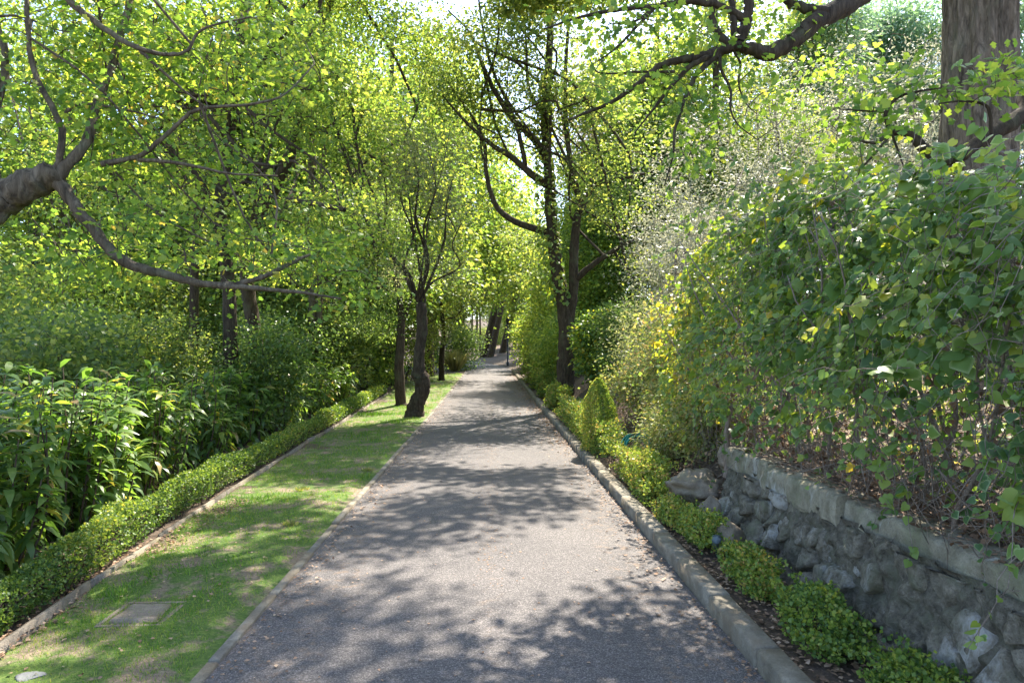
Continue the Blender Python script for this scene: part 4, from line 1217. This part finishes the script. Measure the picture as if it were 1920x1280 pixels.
# ------------------------------------------------------------------ clipped box
def box_bush(label, c, rx, ry, h, seed, n=5200, size=.02, group='box bushes along the right kerb', name='box_bush', cat='bush', square=.5, rspan=(.15, .92)):
    rng = np.random.default_rng(seed)
    g = float(ground_z(c[0], c[1])) - .01
    t = thing(name, label, cat, (c[0], c[1], g), group)
    sa, la = Acc(), Acc()
    for k in range(26):
        e = np.array([c[0] + rng.uniform(-.75, .75) * rx, c[1] + rng.uniform(-.75, .75) * ry, g + h * rng.uniform(.6, .95)])
        s = np.array([c[0] + rng.normal(0, .15) * rx, c[1] + rng.normal(0, .3) * ry, g - .02])
        q = spline([s, (s + e) / 2 + rng.normal(0, .03, 3), e], 6)
        tube(sa, q, np.linspace(.006, .002, 6), 4)
    part('stems', sa, MAT['twig'], t, 'stuff')
    q = norm(rng.normal(0, 1, (n, 3)))
    q = q / (np.max(np.abs(q), 1, keepdims=True) ** square)
    rad = rng.uniform(.25, 1, n) ** .35
    lump = 1 + .85 * fbm(q * 2.2 + seed, 4, seed)
    p = q * (rad * lump)[:, None]
    pos = np.stack([c[0] + p[:, 0] * rx, c[1] + p[:, 1] * ry, g + h * .54 + p[:, 2] * h * .5], -1)
    pos[:, 2] = np.maximum(pos[:, 2], g + .02 + rng.uniform(0, .05, n))
    # little upright shoots
    k = n // 6
    j = rng.integers(0, n, k); top = pos[j, 2] > g + h * .6
    pos[j[top], 2] += rng.uniform(.0, .035, top.sum())
    d = q * .6 + rng.normal(0, .6, (n, 3)) + [0, 0, .35]; nn = q + rng.normal(0, .6, (n, 3)) + [0, 0, .5]
    r = rng.uniform(*rspan, n) + .25 * fbm(q * 2.2 + seed, 2, seed + 3)
    leaves(la, 'round', pos, d, nn, size * 1.2 * rng.uniform(.7, 1.25, n), np.clip(r, 0, .9 if rng.random() < .5 else .97))
    part('foliage', la, MAT['box_leaf'], t, 'stuff')
def right_box():
    box_bush('bright green box bush at the bottom edge, nearest the camera', (1.98, 3.12), .16, .24, .22, 1, 3600, rspan=(0, .75))
    box_bush('large round box bush against the stone wall, second from the camera', (1.87, 3.82), .155, .34, .29, 2, 5200, rspan=(0, .75))
    box_bush('reddish yellow box bush where the kerb changes colour', (1.83, 4.72), .13, .34, .27, 3, 4200, rspan=(.15, .95))
    box_bush('yellow-green box bush just left of the small garden spotlight', (1.80, 5.75), .125, .36, .29, 4, 4400, rspan=(.2, .9))
    box_bush('low yellowish box bush behind the one at the spotlight', (1.74, 6.45), .115, .32, .24, 5, 3000, rspan=(.3, .95))
    box_bush('squared yellow-green box hedge block below the green hose coil', (1.80, 8.05), .17, .85, .42, 6, 13000, .022, square=.85, name='box_hedge', cat='hedge', group=None, rspan=(.35, .92))
    rng = np.random.default_rng(8)
    box_bush('dark clipped box hedge running past the conical shrub to the dark tree', (1.80, 13.2), .20, 3.1, .52, 7, 15000, .032, square=.9, name='box_hedge', cat='hedge', group=None)
    # conical shrub
    c = (1.76, 11.0); g = float(ground_z(*c)); n = 9000
    t = thing('conical_shrub', 'upright pointed conical shrub rising from the clipped hedge', 'shrub', (*c, g))
    sa, la = Acc(), Acc()
    for k in range(10):
        tube(sa, spline([(c[0] + rng.normal(0, .05), c[1] + rng.normal(0, .05), g - .05), (c[0] + rng.normal(0, .1), c[1] + rng.normal(0, .1), g + .5), (c[0] + rng.normal(0, .05), c[1], g + 1.0)], 6), np.linspace(.012, .003, 6), 5)
    part('stems', sa, MAT['twig'], t, 'stuff')
    h = rng.uniform(0, 1, n); th = rng.uniform(0, 2 * math.pi, n)
    rr = .30 * np.interp(h, [0, .25, .6, .9, 1], [.85, 1, .85, .42, .08]) * rng.uniform(.4, 1, n) ** .3 * (1 + .2 * vnoise(np.stack([np.cos(th) * 2, np.sin(th) * 2, h * 6], -1), 3))
    o = np.stack([np.cos(th), np.sin(th), .4 + 0 * th], -1)
    leaves(la, 'round', np.stack([c[0] + rr * o[:, 0], c[1] + rr * o[:, 1], g + .02 + 1.16 * h], -1), o * .5 + [0, 0, .8] + rng.normal(0, .4, (n, 3)), o + rng.normal(0, .5, (n, 3)), rng.uniform(.02, .034, n), np.clip(rng.uniform(.1, .8, n) + .2 * (np.cos(th) < -.2), 0, .86))  # left-hand leaves yellower: the lit side put into the leaf colour
    part('foliage', la, MAT['box_leaf'], t, 'stuff')
    for i, (x, y, r, h, lab) in enumerate(((1.85, 18.5, .30, .62, 'low round box bush in front of the dark many-stemmed trunk'), (1.9, 22.5, .34, .85, 'box bush just beyond the dark many-stemmed tree'),
                                      (1.95, 26.5, .38, 1.1, 'rounded upright box bush on the right, second before the bend'), (1.9, 31, .42, 1.25, 'rounded upright box bush on the right, nearest the bend'))):
        box_bush(lab, (x, y), r, r * 1.5, h, 20 + i, 4200, .045, square=.6)
right_box()

def left_hedge():
    rng = np.random.default_rng(61)
    t = thing('box_hedge', 'long low clipped box hedge along the left of the grass verge', 'hedge', (-3.4, 10, 0))
    sa, la = Acc(), Acc()
    for y0, y1, n, s in ((1.8, 5, 17000, .021), (5, 9, 17000, .024), (9, 15, 14000, .033), (15, 26.3, 12000, .05)):
        y = rng.uniform(y0, y1, n)
        w = .15 + .02 * np.sin(y * 2.1) ; h = .25 + .05 * vnoise(np.stack([y * 1.3, 0 * y, 0 * y], -1), 3)
        cx = lawn_left(y) - .13 - w
        g = ground_z(cx, y) + .03
        th = rng.uniform(-.25, math.pi + .25, n)
        c, s_ = np.cos(th), np.sin(th)
        m = np.maximum(np.abs(c), np.abs(s_)) ** .75
        rad = rng.uniform(.35, 1, n) ** .3 * (1 + .30 * fbm(np.stack([c * 1.5, y * 2.6, s_ * 1.5], -1), 3, 7))
        # plants in the row are slightly separate mounds
        rad = rad * (.90 + .12 * np.abs(np.sin(y * math.pi / .55)))
        x = cx + c / m * w * rad; z = g + .05 + np.maximum(s_ / m * h * rad, rng.uniform(-.03, .06, n))
        o = np.stack([c, 0 * c, s_], -1)
        leaves(la, 'round', np.stack([x, y, z], -1), o * .5 + rng.normal(0, .6, (n, 3)) + [0, 0, .35], o + rng.normal(0, .6, (n, 3)) + [0, 0, .4], s * rng.uniform(.7, 1.25, n),
               np.clip(rng.uniform(.0, .72, n) + .3 * vnoise(np.stack([y * 1.1, z * 2, 0 * y], -1), 9), 0, .9))
    for k in range(900):
        y = rng.uniform(2.2, 16); x = float(lawn_left(y)) - .28 + rng.normal(0, .06); g = float(ground_z(x, y))
        e = np.array([x + rng.normal(0, .12), y + rng.normal(0, .12), g + rng.uniform(.15, .27)])
        tube(sa, [(x, y, g - .02), ((x + e[0]) / 2 + rng.normal(0, .02), (y + e[1]) / 2, g + .15), e], [.006, .004, .002], 3)
    part('stems', sa, MAT['twig'], t, 'stuff')
    part('foliage', la, MAT['box_leaf'], t, 'stuff')
left_hedge()

# ------------------------------------------------------------------ lance-leaved shrubs behind the low hedge
def lance_shrub(label, x, y, rx, ry, h, seed, n_stem=34, per=20, size=.22, keep=0):
    rng = np.random.default_rng(seed)
    g = float(ground_z(x, y))
    t = thing('lance_leaf_shrub', label, 'shrub', (x, y, g), 'long-leaved evergreen shrubs behind the low hedge')
    sa, LL = Acc(), []
    for k in range(n_stem):
        a = rng.uniform(0, 2 * math.pi); r = rng.uniform(.1, 1) ** .5
        b0 = np.array([x + r * rx * .7 * math.cos(a), y + r * ry * .8 * math.sin(a), g - .03])
        e = np.array([x + r * rx * 1.05 * math.cos(a), y + r * ry * math.sin(a), g + h * rng.uniform(.5, 1.1) * (1 - .12 * r)])
        q = spline([b0, (b0 + e) / 2 + rng.normal(0, .06, 3), e], 12)
        tube(sa, q, np.linspace(.013, .005, 12), 5)
        m = per
        i = np.clip((rng.uniform(.05, 1, m) ** .75 * 11.9).astype(int), 0, 11)
        p = q[i] + rng.normal(0, .02, (m, 3))
        th = rng.uniform(0, 2 * math.pi, m)
        up = np.interp(i, [3, 11], [-.7, .2])
        d = np.stack([np.cos(th), np.sin(th), up + rng.normal(0, .3, m)], -1)
        nn = np.stack([-.3 * np.cos(th), -.3 * np.sin(th), 1 + 0 * th], -1) + rng.normal(0, .25, (m, 3))
        rr = np.clip(rng.uniform(0, .62, m), 0, 1); rr = np.where(rng.uniform(0, 1, m) < .045, rng.uniform(.75, 1, m), rr)
        LL.append((p, d, nn, size * rng.uniform(.6, 1.2, m), rr))
    part('stems', sa, MAT['bark_brown'], t, 'stuff')
    L = tuple(np.concatenate([l[j] for l in LL]) for j in range(5))
    if keep: L = split_leaves(t, 'lance', MAT['lance_leaf'], L, keep, rng)
    la = Acc(); leaves(la, 'lance', *L)
    adopt(part('foliage', la, MAT['lance_leaf'], t, 'stuff'))
def lance_row():
    rows = [('large glossy long-leaved shrub at left edge, nearest the camera', -3.95, 3.6, .62, .75, 1.45, 150),
            ('long-leaved shrub with withered tan leaves, second along the low hedge', -4.05, 5.1, .66, .85, 1.50, 150),
            ('bushy long-leaved shrub, third along the low hedge from camera', -4.25, 6.9, .68, .9, 1.52, 100),
            ('dark long-leaved shrub, fourth along the low hedge', -4.55, 8.7, .72, .95, 1.48, 60),
            ('dark long-leaved shrub, fifth along the low hedge', -4.7, 10.7, .72, 1.05, 1.45, 0),
            ('dark long-leaved shrub, sixth along the low hedge', -4.85, 13.0, .72, 1.2, 1.42, 0),
            ('dark long-leaved shrub, seventh along the low hedge', -4.95, 15.6, .75, 1.4, 1.40, 0),
            ('dark long-leaved shrub, eighth along the low hedge', -5.0, 18.6, .8, 1.6, 1.38, 0),
            ('last dark long-leaved shrub, where the low hedge ends', -5.1, 22.2, .85, 1.9, 1.36, 0),
            ('long-leaved shrub at far left edge behind the nearest one', -5.5, 4.9, .70, .9, 1.58, 40),
            ('long-leaved shrub in the second row behind the third along the hedge', -5.7, 7.2, .75, 1.0, 1.60, 30),
            ('long-leaved shrub in the second row below the dark-trunked tree', -6.0, 9.8, .8, 1.1, 1.58, 0)]
    for i, (lab, x, y, rx, ry, h, k) in enumerate(rows):
        far = max(1, y / 9)
        lance_shrub(lab, x, y, rx, ry, h, 400 + i, n_stem=78 if y < 9 else 48, per=36 if y < 9 else 26, size=.215 * min(far, 1.4), keep=k)
lance_row()

# ------------------------------------------------------------------ undergrowth
def undergrowth():
    def sh(name, label, px, py_top, d, w, seed, mat='shrub_leaf', leaf='kite', size=.075, n=200, per=40, hmin=0, deep=None, base_px=None, cat='shrub', spread=.2, rspan=(0, .9), gap=.2, group=None, up=.8, n_stem=8, wood='twig', r_base=.014):
        top = P(px, py_top, d); g = on_ground(top)
        h = top[2] - g[2]
        dp = deep or w
        bl = [(np.array([top[0], top[1], g[2] + h * .68]), (w, dp, h * .34)), (np.array([top[0], top[1], g[2] + h * .33]), (w * .95, dp * .95, h * .36))]
        shrub(name, label, g, bl, seed, leaf, mat, wood, n, per, spread, size, gap, rspan=rspan, group=group, cat=cat, up=up, n_stem=n_stem, r_base=r_base)
    G = 'dark shrubs under the left trees'
    for i, (px, py, d, w, lab) in enumerate([
            (20, 575, 11.0, 1.0, 'broad dark shrub at left edge behind the long-leaved row'),
            (170, 570, 13.0, 1.1, 'dark leafy shrub below the sweeping oak branch, left part'),
            (300, 585, 14.0, 1.1, 'dark leafy shrub left of the dark trunk below the sweeping branch'),
            (490, 590, 18.5, 1.2, 'rounded leafy shrub right of the dark trunk'),
            (565, 585, 22.0, 1.3, 'leafy green shrub left of the slim tree, nearer one'),
            (630, 580, 25.0, 1.4, 'leafy green shrub left of the slim tree, farther one'),
            (690, 610, 30.0, 1.4, 'dark shrub behind the slim tree where the low hedge ends'),
            (500, 615, 14.2, .9, 'leafy shrub hiding the foot of the leaning forked trunk'),
            (95, 590, 9.6, 1.0, 'leafy shrub just behind the long-leaved row at left')]):
        sh('leafy_shrub', lab, px, py, d, w, 500 + i, mat=['fine_leaf', 'shrub_leaf', 'fine_leaf', 'shrub_leaf', 'shrub_leaf', 'fine_leaf', 'shrub_leaf', 'shrub_leaf', 'fine_leaf'][i], leaf=['kite', 'willow', 'kite', 'kite', 'round', 'kite', 'kite', 'kite', 'round'][i],
           n=[200, 210, 200, 190, 200, 200, 200, 170, 190][i], per=42, size=[.09, .13, .08, .095, .09, .10, .11, .085, .08][i], group=G, spread=.22, rspan=(.0, .9), gap=.36)
    for i, (px, py, d, w, lab) in enumerate([
            (20, 430, 20, 2.2, 'tall loose shrub at far left with sky behind it'), (170, 470, 19, 2.0, 'tall loose shrub right of the one at far left'),
            (300, 480, 21, 2.0, 'tall loose shrub behind the slender straight trunk'), (470, 470, 22, 2.0, 'tall shrub behind the leaning forked trunk'),
            (590, 480, 24, 2.0, 'tall shrub behind the pair of slim grey stems'), (680, 520, 28, 2.0, 'tall shrub behind the slim dark tree'),
            (760, 560, 36, 2.0, 'tall shrub behind the crooked olive trunk'), (860, 610, 46, 1.8, 'pale green shrub left of the bend'), (900, 615, 76, 2.6, 'pale green shrub behind the slim trunks at road end'), (942, 612, 78, 2.8, 'pale green shrub behind the leaning trunks at road end'), (975, 605, 70, 2.4, 'pale green shrub right of the post at road end')]):
        sh('tall_shrub', lab, px, py, d, w, 530 + i, mat=['fine_leaf', 'maple_leaf', 'fine_leaf', 'shrub_leaf'][i % 4], n=190, per=40, size=.13, spread=.34, gap=.45, group='tall shrubs behind the left trees', rspan=(.1, .95))
    # right side
    GR = 'scrub on the right bank'
    for i, (px, py, d, w, lab, mat, leaf, size) in enumerate([
            (1285, 610, 9.8, .65, 'sunlit yellow-green scrub at the left end of the ivy hedge', 'scrub_leaf', 'kite', .045),
            (1215, 640, 12.0, .75, 'dry twiggy scrub behind the conical shrub', 'scrub_leaf', 'kite', .05),
            (1300, 560, 10.2, .9, 'tall yellowish scrub rising behind the end of the ivy hedge', 'scrub_leaf', 'kite', .055),
            (1250, 560, 13.0, 1.0, 'greyish green scrub right of the dark many-stemmed tree', 'olive_leaf', 'narrow', .07),
            (1195, 560, 16.0, 1.0, 'dark green shrub close behind the dark many-stemmed trunk', 'shrub_leaf', 'kite', .08),
            (1135, 590, 18.5, .75, 'dark ivy-clad mound right of the dark many-stemmed trunk', 'ivy_leaf', 'kite', .11),
            (1275, 770, 8.6, .34, 'low pale scrub right of the hose coil', 'scrub_leaf', 'narrow', .05),
            (1335, 725, 7.9, .40, 'dry yellowish scrub below the left end of the ivy hedge', 'scrub_leaf', 'kite', .045)]):
        sh('scrub_shrub', lab, px, py, d, w, 560 + i, mat=mat, leaf=leaf, n=240, per=44, size=size, spread=.15, gap=.3, group=GR, wood='twig_pale', n_stem=14, up=.4)
    for i, (px, py, d, w, lab) in enumerate([
            (1062, 590, 23, 1.0, 'yellow-green shrub wall left of the dark many-stemmed trunk, nearest'), (1040, 580, 28, 1.2, 'yellow-green shrub wall by the road, second toward the bend'),
            (1022, 585, 34, 1.3, 'yellow-green shrub wall by the road, third toward the bend'), (1004, 600, 41, 1.3, 'yellow-green shrub wall by the road, closest to the bend'),
            (1090, 480, 26, 1.8, 'tall shrub on the bank behind the dark many-stemmed tree'), (1060, 470, 34, 2.2, 'tall pale shrub far up the right bank')]):
        sh('bank_shrub', lab, px, py, d, w, 580 + i, mat='maple_leaf', n=210, per=40, size=.10 if i < 2 else .13, spread=.28, gap=.35, group='shrubs lining the right of the road', rspan=(.25, 1))
    # pale silver-leaved trees behind the ivy
    for i, (px, py, d, w, lab) in enumerate([
            (1340, 210, 13.5, 1.5, 'pale silver-leaved tree behind the hanging oak twigs'), (1470, 95, 15, 1.8, 'tallest pale silver-leaved tree, middle of the grey group'),
            (1620, 55, 16, 2.0, 'pale silver-leaved tree left of the great oak trunk'), (1725, 110, 14, 1.4, 'pale silver-leaved tree partly behind the great oak trunk'),
            (1390, 360, 11.5, 1.1, 'low silver-grey bush above the ivy hedge, left'), (1590, 380, 11.0, 1.2, 'low silver-grey bush above the ivy hedge, right'),
            (1260, 380, 16, 1.3, 'silver-grey bush right of the dark many-stemmed tree'), (1900, 250, 13, 1.2, 'pale silver-leaved tree right of the great oak trunk')]):
        sh('silver_tree', lab, px, py, d, w, 600 + i, mat='silver_leaf', leaf='willow', n=290, per=36, size=.078, spread=.2, gap=.3, group='silver-leaved trees behind the ivy', cat='tree', wood='twig_pale', n_stem=16, up=.2, r_base=.02)
undergrowth()

def straw_clump():
    rng = np.random.default_rng(71)
    p = on_ground(P(853, 694, 44))
    t = thing('ornamental_grass', 'straw-coloured spiky clump of long grass left of the bend', 'grass clump', p)
    a = Acc(); n = 420
    th = rng.uniform(0, 2 * math.pi, n); lean = rng.uniform(.05, .9, n)
    d = np.stack([np.cos(th) * lean, np.sin(th) * lean, np.ones(n)], -1)
    leaves(a, 'blade', p + np.stack([np.cos(th), np.sin(th), 0 * th], -1) * rng.uniform(0, .2, n)[:, None], d, rng.normal(0, 1, (n, 3)), rng.uniform(.7, 1.3, n) * 1.25, rng.uniform(0, 1, n))
    part('blades', a, MAT['straw_leaf'], t, 'stuff')
straw_clump()

# ------------------------------------------------------------------ background wood
def far_wood():
    rng = np.random.default_rng(81)
    def proto(seed, H, rx, mat, leaf, n, per, size, spread, crown0=.3, gap=.35, wood='bark_dark', r=.3, lean=0.0, tail=1.0, flat=.6):
        g = np.random.default_rng(seed)
        wa, la = Acc(), Acc()
        tr = spline([(0, 0, -.3), (lean * .3 + g.normal(0, .1), 0, H * .3), (lean * .7, g.normal(0, .2), H * .65), (lean, 0, H * .97)], 14)
        tube(wa, tr, np.linspace(r, r * .2, 14), 8, rough=.08, rng=g)
        bl = [((lean * .7, 0, H * (crown0 + .3 * (1 - crown0))), (rx, rx, H * .25 * (1 - crown0) + .6)), ((lean, 0, H * (1 - .28 * (1 - crown0))), (rx * .8 * tail, rx * .8 * tail, H * .26 * (1 - crown0) + .5))]
        for k in range(5):
            a = g.uniform(0, 6.28); z = H * g.uniform(crown0, .85)
            bl.append(((lean * .7 + math.cos(a) * rx * .7, math.sin(a) * rx * .7, z), (rx * .5, rx * .5, rx * .4)))
        C = blob_points(bl, n, g, gap, 1.2 / rx, seed)
        dirs = grow(wa, wa, tr[5:], C, g, .015, .07, 3)
        clump_leaves(la, leaf, C, dirs, per, spread, size, g, flat, .15, .8, (0, 1), .3)
        return wa.mesh('trunk', MAT[wood], True), la.mesh('crown', MAT[mat])
    kinds = {
        'yellow': proto(1, 13, 3.2, 'maple_leaf', 'kite', 360, 62, .17, .55, .22),
        'green': proto(2, 12, 3.4, 'fine_leaf', 'kite', 360, 62, .17, .55, .15),
        'dark': proto(3, 10, 3.0, 'shrub_leaf', 'kite', 320, 56, .17, .5, .10, .3),
        'pine': proto(4, 15, 2.8, 'pine_leaf', 'narrow', 300, 80, .34, .55, .40, .35, 'bark_brown', .3, .5),
        'bare': proto(5, 14, 2.6, 'tan_leaf', 'narrow', 210, 60, .22, .5, .45, .35, 'bark_grey', .18, .6),
        'leaning': proto(6, 15, 2.4, 'maple_leaf', 'kite', 220, 40, .26, .6, .5, .3, 'bark_dark', .42, 3.4),
    }
    def put(kind, name, label, x, y, s, rot, group):
        z = float(ground_z(x, y))
        t = thing(name, label, 'tree', (x, y, z), group)
        t.rotation_euler = (0, 0, rot); t.scale = (s, s, s)
        for nm, me in zip(('trunk', 'crown'), kinds[kind]):
            o = bpy.data.objects.new(nm, me); COL.objects.link(o); o.parent = t
            if nm == 'crown': o['kind'] = 'stuff'
    GL, GR, GE = 'background trees on the left', 'background trees up the right bank', 'trees at the bend of the road'
    spots = [('yellow', 70, 26, 1.2, GL, 'tall yellow-green tree behind the knotted limb at left edge'), ('green', 330, 27, 1.25, GL, 'tall mid-green tree between the thin far left tree and the dark trunk'), ('yellow', 490, 28, 1.3, GL, 'tall yellow-green tree between the dark and the forked trunks'),
             ('yellow', 800, 38, 1.55, GL, 'very tall yellow-green tree above the olive crown'), ('yellow', 862, 52, 1.6, GL, 'very tall bright green tree right above the olive crown'), 
             ('green', 1345, 27, 1.1, GR, 'tall mid-green tree behind the forking oak limb'), ('green', 1500, 33, 1.15, GR, 'tall mid-green tree under the thick oak limb'), ('yellow', 735, 31, 1.25, GL, 'tall yellow-green tree rising behind the olive crown'), ('yellow', 645, 28, 1.1, GL, 'yellow-green tree between the slim grey stems and the olive'),  ('yellow', 1235, 31, 1.2, GR, 'tall yellow-green tree behind the tan-leaved trees'), ('yellow', 10, 32, .95, GL, 'yellow-green background tree at the far left edge'), ('green', 150, 30, 1.0, GL, 'mid-green background tree behind the thin tree at far left'),
             ('yellow', 290, 33, 1.0, GL, 'yellow-green background tree left of the slender straight trunk'), ('green', 420, 30, 1.0, GL, 'mid-green background tree behind the tall dark trunk'),
             ('yellow', 540, 34, 1.1, GL, 'yellow-green background tree behind the fork of the leaning trunk'), ('green', 650, 38, 1.0, GL, 'mid-green background tree right of the pair of slim grey stems'),
             ('dark', 80, 38, .8, GL, 'dense dark evergreen low behind the far left trees'), ('yellow', 350, 42, .9, GL, 'yellow-green tree farthest behind the slender straight trunk'),
             ('yellow', 735, 44, 1.25, GL, 'yellow-green background tree behind the left side of the olive crown'), ('yellow', 815, 54, 1.1, GL, 'yellow-green background tree behind the right side of the olive crown'),
             ('yellow', 560, 46, .9, GL, 'yellow-green tree farthest behind the leaning forked trunk'), ('yellow', 690, 60, .9, GL, 'yellow-green tree farthest behind the slim tree beside the olive'),
             ('yellow', 1010, 56, .85, GE, 'yellow-green tree overhanging the right of the bend'), ('yellow', 1060, 48, .8, GE, 'yellow-green tree seen between stems of the dark many-stemmed tree'),
             ('yellow', 918, 84, .75, GE, 'yellow-green tree behind the leaning trunks'), ('green', 945, 80, .6, GE, 'mid-green tree behind the thin metal post, farthest'), ('yellow', 965, 72, .75, GE, 'yellow-green tree straight beyond the bend'), 
             ('yellow', 850, 84, .8, GE, 'yellow-green tree beyond the straw-coloured grass'), ('yellow', 990, 66, .6, GE, 'small yellow-green tree behind the thin metal post'),
             ('yellow', 1120, 26, .62, GR, 'bright tree arching over the road just beyond the many-stemmed one'), ('yellow', 1100, 33, .7, GR, 'yellow-green roadside tree, next beyond the arching bright one'), ('green', 1120, 36, .9, GR, 'mid-green tree on the bank right of the dark many-stemmed tree'), ('yellow', 1190, 30, .85, GR, 'yellow-green tree behind the hanging oak twigs, left'),
             ('yellow', 1260, 34, .8, GR, 'yellow-green tree behind the hanging oak twigs'), ('green', 1330, 28, .7, GR, 'mid-green tree above the leftmost silver-leaved tree'),
             ('bare', 1120, 33, 1.05, GR, 'thin tan-leaved tree right of the many-stemmed crown, left one'), ('bare', 1185, 37, 1.1, GR, 'thin tan-leaved tree right of the many-stemmed crown, right one'),
             ('pine', 1560, 34, 1.0, GR, 'blue-green pine above the tallest silver-leaved tree'), ('pine', 1660, 38, 1.1, GR, 'blue-green pine midway between limb and great oak trunk'),
             ('pine', 1735, 36, 1.0, GR, 'blue-green pine close left of the great oak trunk'), ('pine', 1900, 34, 1.0, GR, 'blue-green pine right of the great oak trunk'), ('yellow', 1455, 24, .62, GR, 'bright yellow-green tree under the thick oak limb')]
    nm = {'yellow': 'maple_tree', 'green': 'leafy_tree', 'dark': 'evergreen_tree', 'pine': 'pine_tree', 'bare': 'tan_tree', 'leaning': 'leaning_tree'}
    for k, px, d, s, gr, lab in spots:
        p = P(px, 660, d)
        put(k, nm[k], lab, p[0], p[1], s, rng.uniform(0, 6.28), gr)
    for px, d, s, rot, lab in ((906, 64, 1.05, .1, 'thick dark trunk leaning right, at the end of the road'), (918, 63, .85, .2, 'thinner dark trunk leaning beside the thick one at road end'), (941, 66, .9, .15, 'dark trunk leaning behind the thin metal post')):
        p = P(px, 668, d); put('leaning', 'leaning_tree', lab, p[0], p[1], s, rot, 'leaning trunks at the end of the road')
    for px, d, s, lab in ((893, 66, .8, 'leftmost slim straight trunk at the end of the road'), (900, 69, .75, 'slim straight trunk between the leftmost one and the thick leaning trunk'), (884, 72, .75, 'faint slim trunk far left of the leaning trunks')):
        p = P(px, 668, d); put('bare', 'slim_tree', lab, p[0], p[1], s, rng.uniform(0, 6.28), 'slim trunks at the end of the road')
far_wood()

# ------------------------------------------------------------------ fallen leaves
def litter():
    rng = np.random.default_rng(91)
    a = Acc()
    def scatter(n, xf, yf, zf, s, rsp):
        x, y = xf(n), yf(n)
        z = zf(x, y) + .006
        nn = rng.normal(0, .25, (n, 3)) + [0, 0, 1]; d = rng.normal(0, 1, (n, 3)); d[:, 2] *= .15
        leaves(a, 'kite', np.stack([x, y, z], -1), d, nn, s * rng.uniform(.5, 1.3, n), rng.uniform(*rsp, n))
    U = lambda lo, hi: (lambda n: rng.uniform(lo, hi, n))
    rz = lambda x, y: road_z(y) + .012
    scatter(380, U(-1.45, 1.4), U(2.5, 14), rz, .022, (.3, 1))
    scatter(1300, lambda n: 1.43 - rng.exponential(.12, n), U(2.5, 22), rz, .03, (.1, 1))
    scatter(900, lambda n: -1.46 + rng.exponential(.10, n), U(2.5, 22), rz, .03, (.1, 1))
    scatter(900, lambda n: rng.normal(0, .12, n), U(5, 24), rz, .02, (.2, .8))
    scatter(1500, lambda n: 1.42 - rng.exponential(.22, n), U(12, 40), rz, .05, (.2, .9))
    scatter(2600, U(1.6, 2.1), U(2.2, 9), lambda x, y: ground_z(x, y) + .012, .035, (0, 1))
    scatter(5600, U(1.7, 3.4), U(6.2, 14), lambda x, y: ground_z(x, y) + .03, .045, (0, 1))
    scatter(1500, lambda n: -2.75 - rng.uniform(0, .35, n), U(2.4, 8), lambda x, y: ground_z(x, y) + .03, .035, (0, .9))
    scatter(500, U(-3.0, -1.7), U(3, 12), lambda x, y: lawn_z(x, y) + .006, .028, (.2, 1))
    scatter(5000, U(-7, -3.6), U(3, 14), lambda x, y: ground_z(x, y) + .03, .06, (0, .6))
    scatter(700, U(2.27, 2.6), U(1.6, 6.3), lambda x, y: .785 + .012 * (y - 3) + 0 * x, .045, (0, .8))
    scatter(5000, U(2.6, 6.5), U(1.5, 9), lambda x, y: ground_z(x, y) + .03, .06, (0, .45))
    o = part('leaf_litter', a, MAT['dead_leaf'], None, 'stuff')
    o['label'], o['category'] = 'dry brown fallen leaves scattered on road edges, beds and verge', 'leaf litter'
litter()

def ground_cover():
    rng = np.random.default_rng(95)
    a = Acc(); n = 16000
    x = rng.uniform(2.9, 9, n); y = rng.uniform(1.5, 16, n)
    k = fbm(np.stack([x, y, 0 * x], -1) * .8, 3, 5) > rng.uniform(-.6, .4, n)
    x, y = x[k], y[k]; n = len(x)
    leaves(a, 'kite', np.stack([x, y, ground_z(x, y) + rng.uniform(.0, .28, n)], -1), rng.normal(0, .6, (n, 3)) + [0, 0, .5], rng.normal(0, .6, (n, 3)) + [0, 0, 1], rng.uniform(.05, .11, n), rng.uniform(.1, .9, n))
    o = part('ground_cover', a, MAT['scrub_leaf'], None, 'stuff')
    o['label'], o['category'] = 'low green ground cover on the bank behind the ivy hedge', 'ground cover'
ground_cover()

def weeds():
    rng = np.random.default_rng(97)
    spots = [(1352, 900, 6.5, 'grey-green grassy weed between the brown rocks'), (1300, 960, 6.0, 'small weed in the litter behind the yellow-green box bush'), (565, 915, 8.3, 'bright weed tuft in the middle of the grass verge'),
             (545, 985, 6.7, 'weed tuft beside the bare patch of the verge'), (690, 880, 9.6, 'weed tuft near the road edge of the verge'), (1420, 1060, 5.0, 'little weed at the foot of the rubble wall')]
    for x, y, d, lab in spots:
        p = P(x, y, d); lawn = p[0] < 0
        p[2] = float(lawn_z(p[0:1], p[1:2])[0]) if lawn else float(ground_z(p[0], p[1]))
        t = thing('weed', lab, 'weed', p, 'weeds in verge and bed')
        a = Acc(); n = 60
        th = rng.uniform(0, 2 * math.pi, n); ln = rng.uniform(.2, 1.3, n)
        dd = np.stack([np.cos(th) * ln, np.sin(th) * ln, np.ones(n)], -1)
        q = p + np.stack([np.cos(th), np.sin(th), 0 * th], -1) * rng.uniform(0, .07, n)[:, None]
        leaves(a, 'willow', q, dd, rng.normal(0, 1, (n, 3)), rng.uniform(.02, .065, n), rng.uniform(.1, .9, n))
        part('blades', a, MAT['scrub_leaf'], t, 'stuff')
weeds()
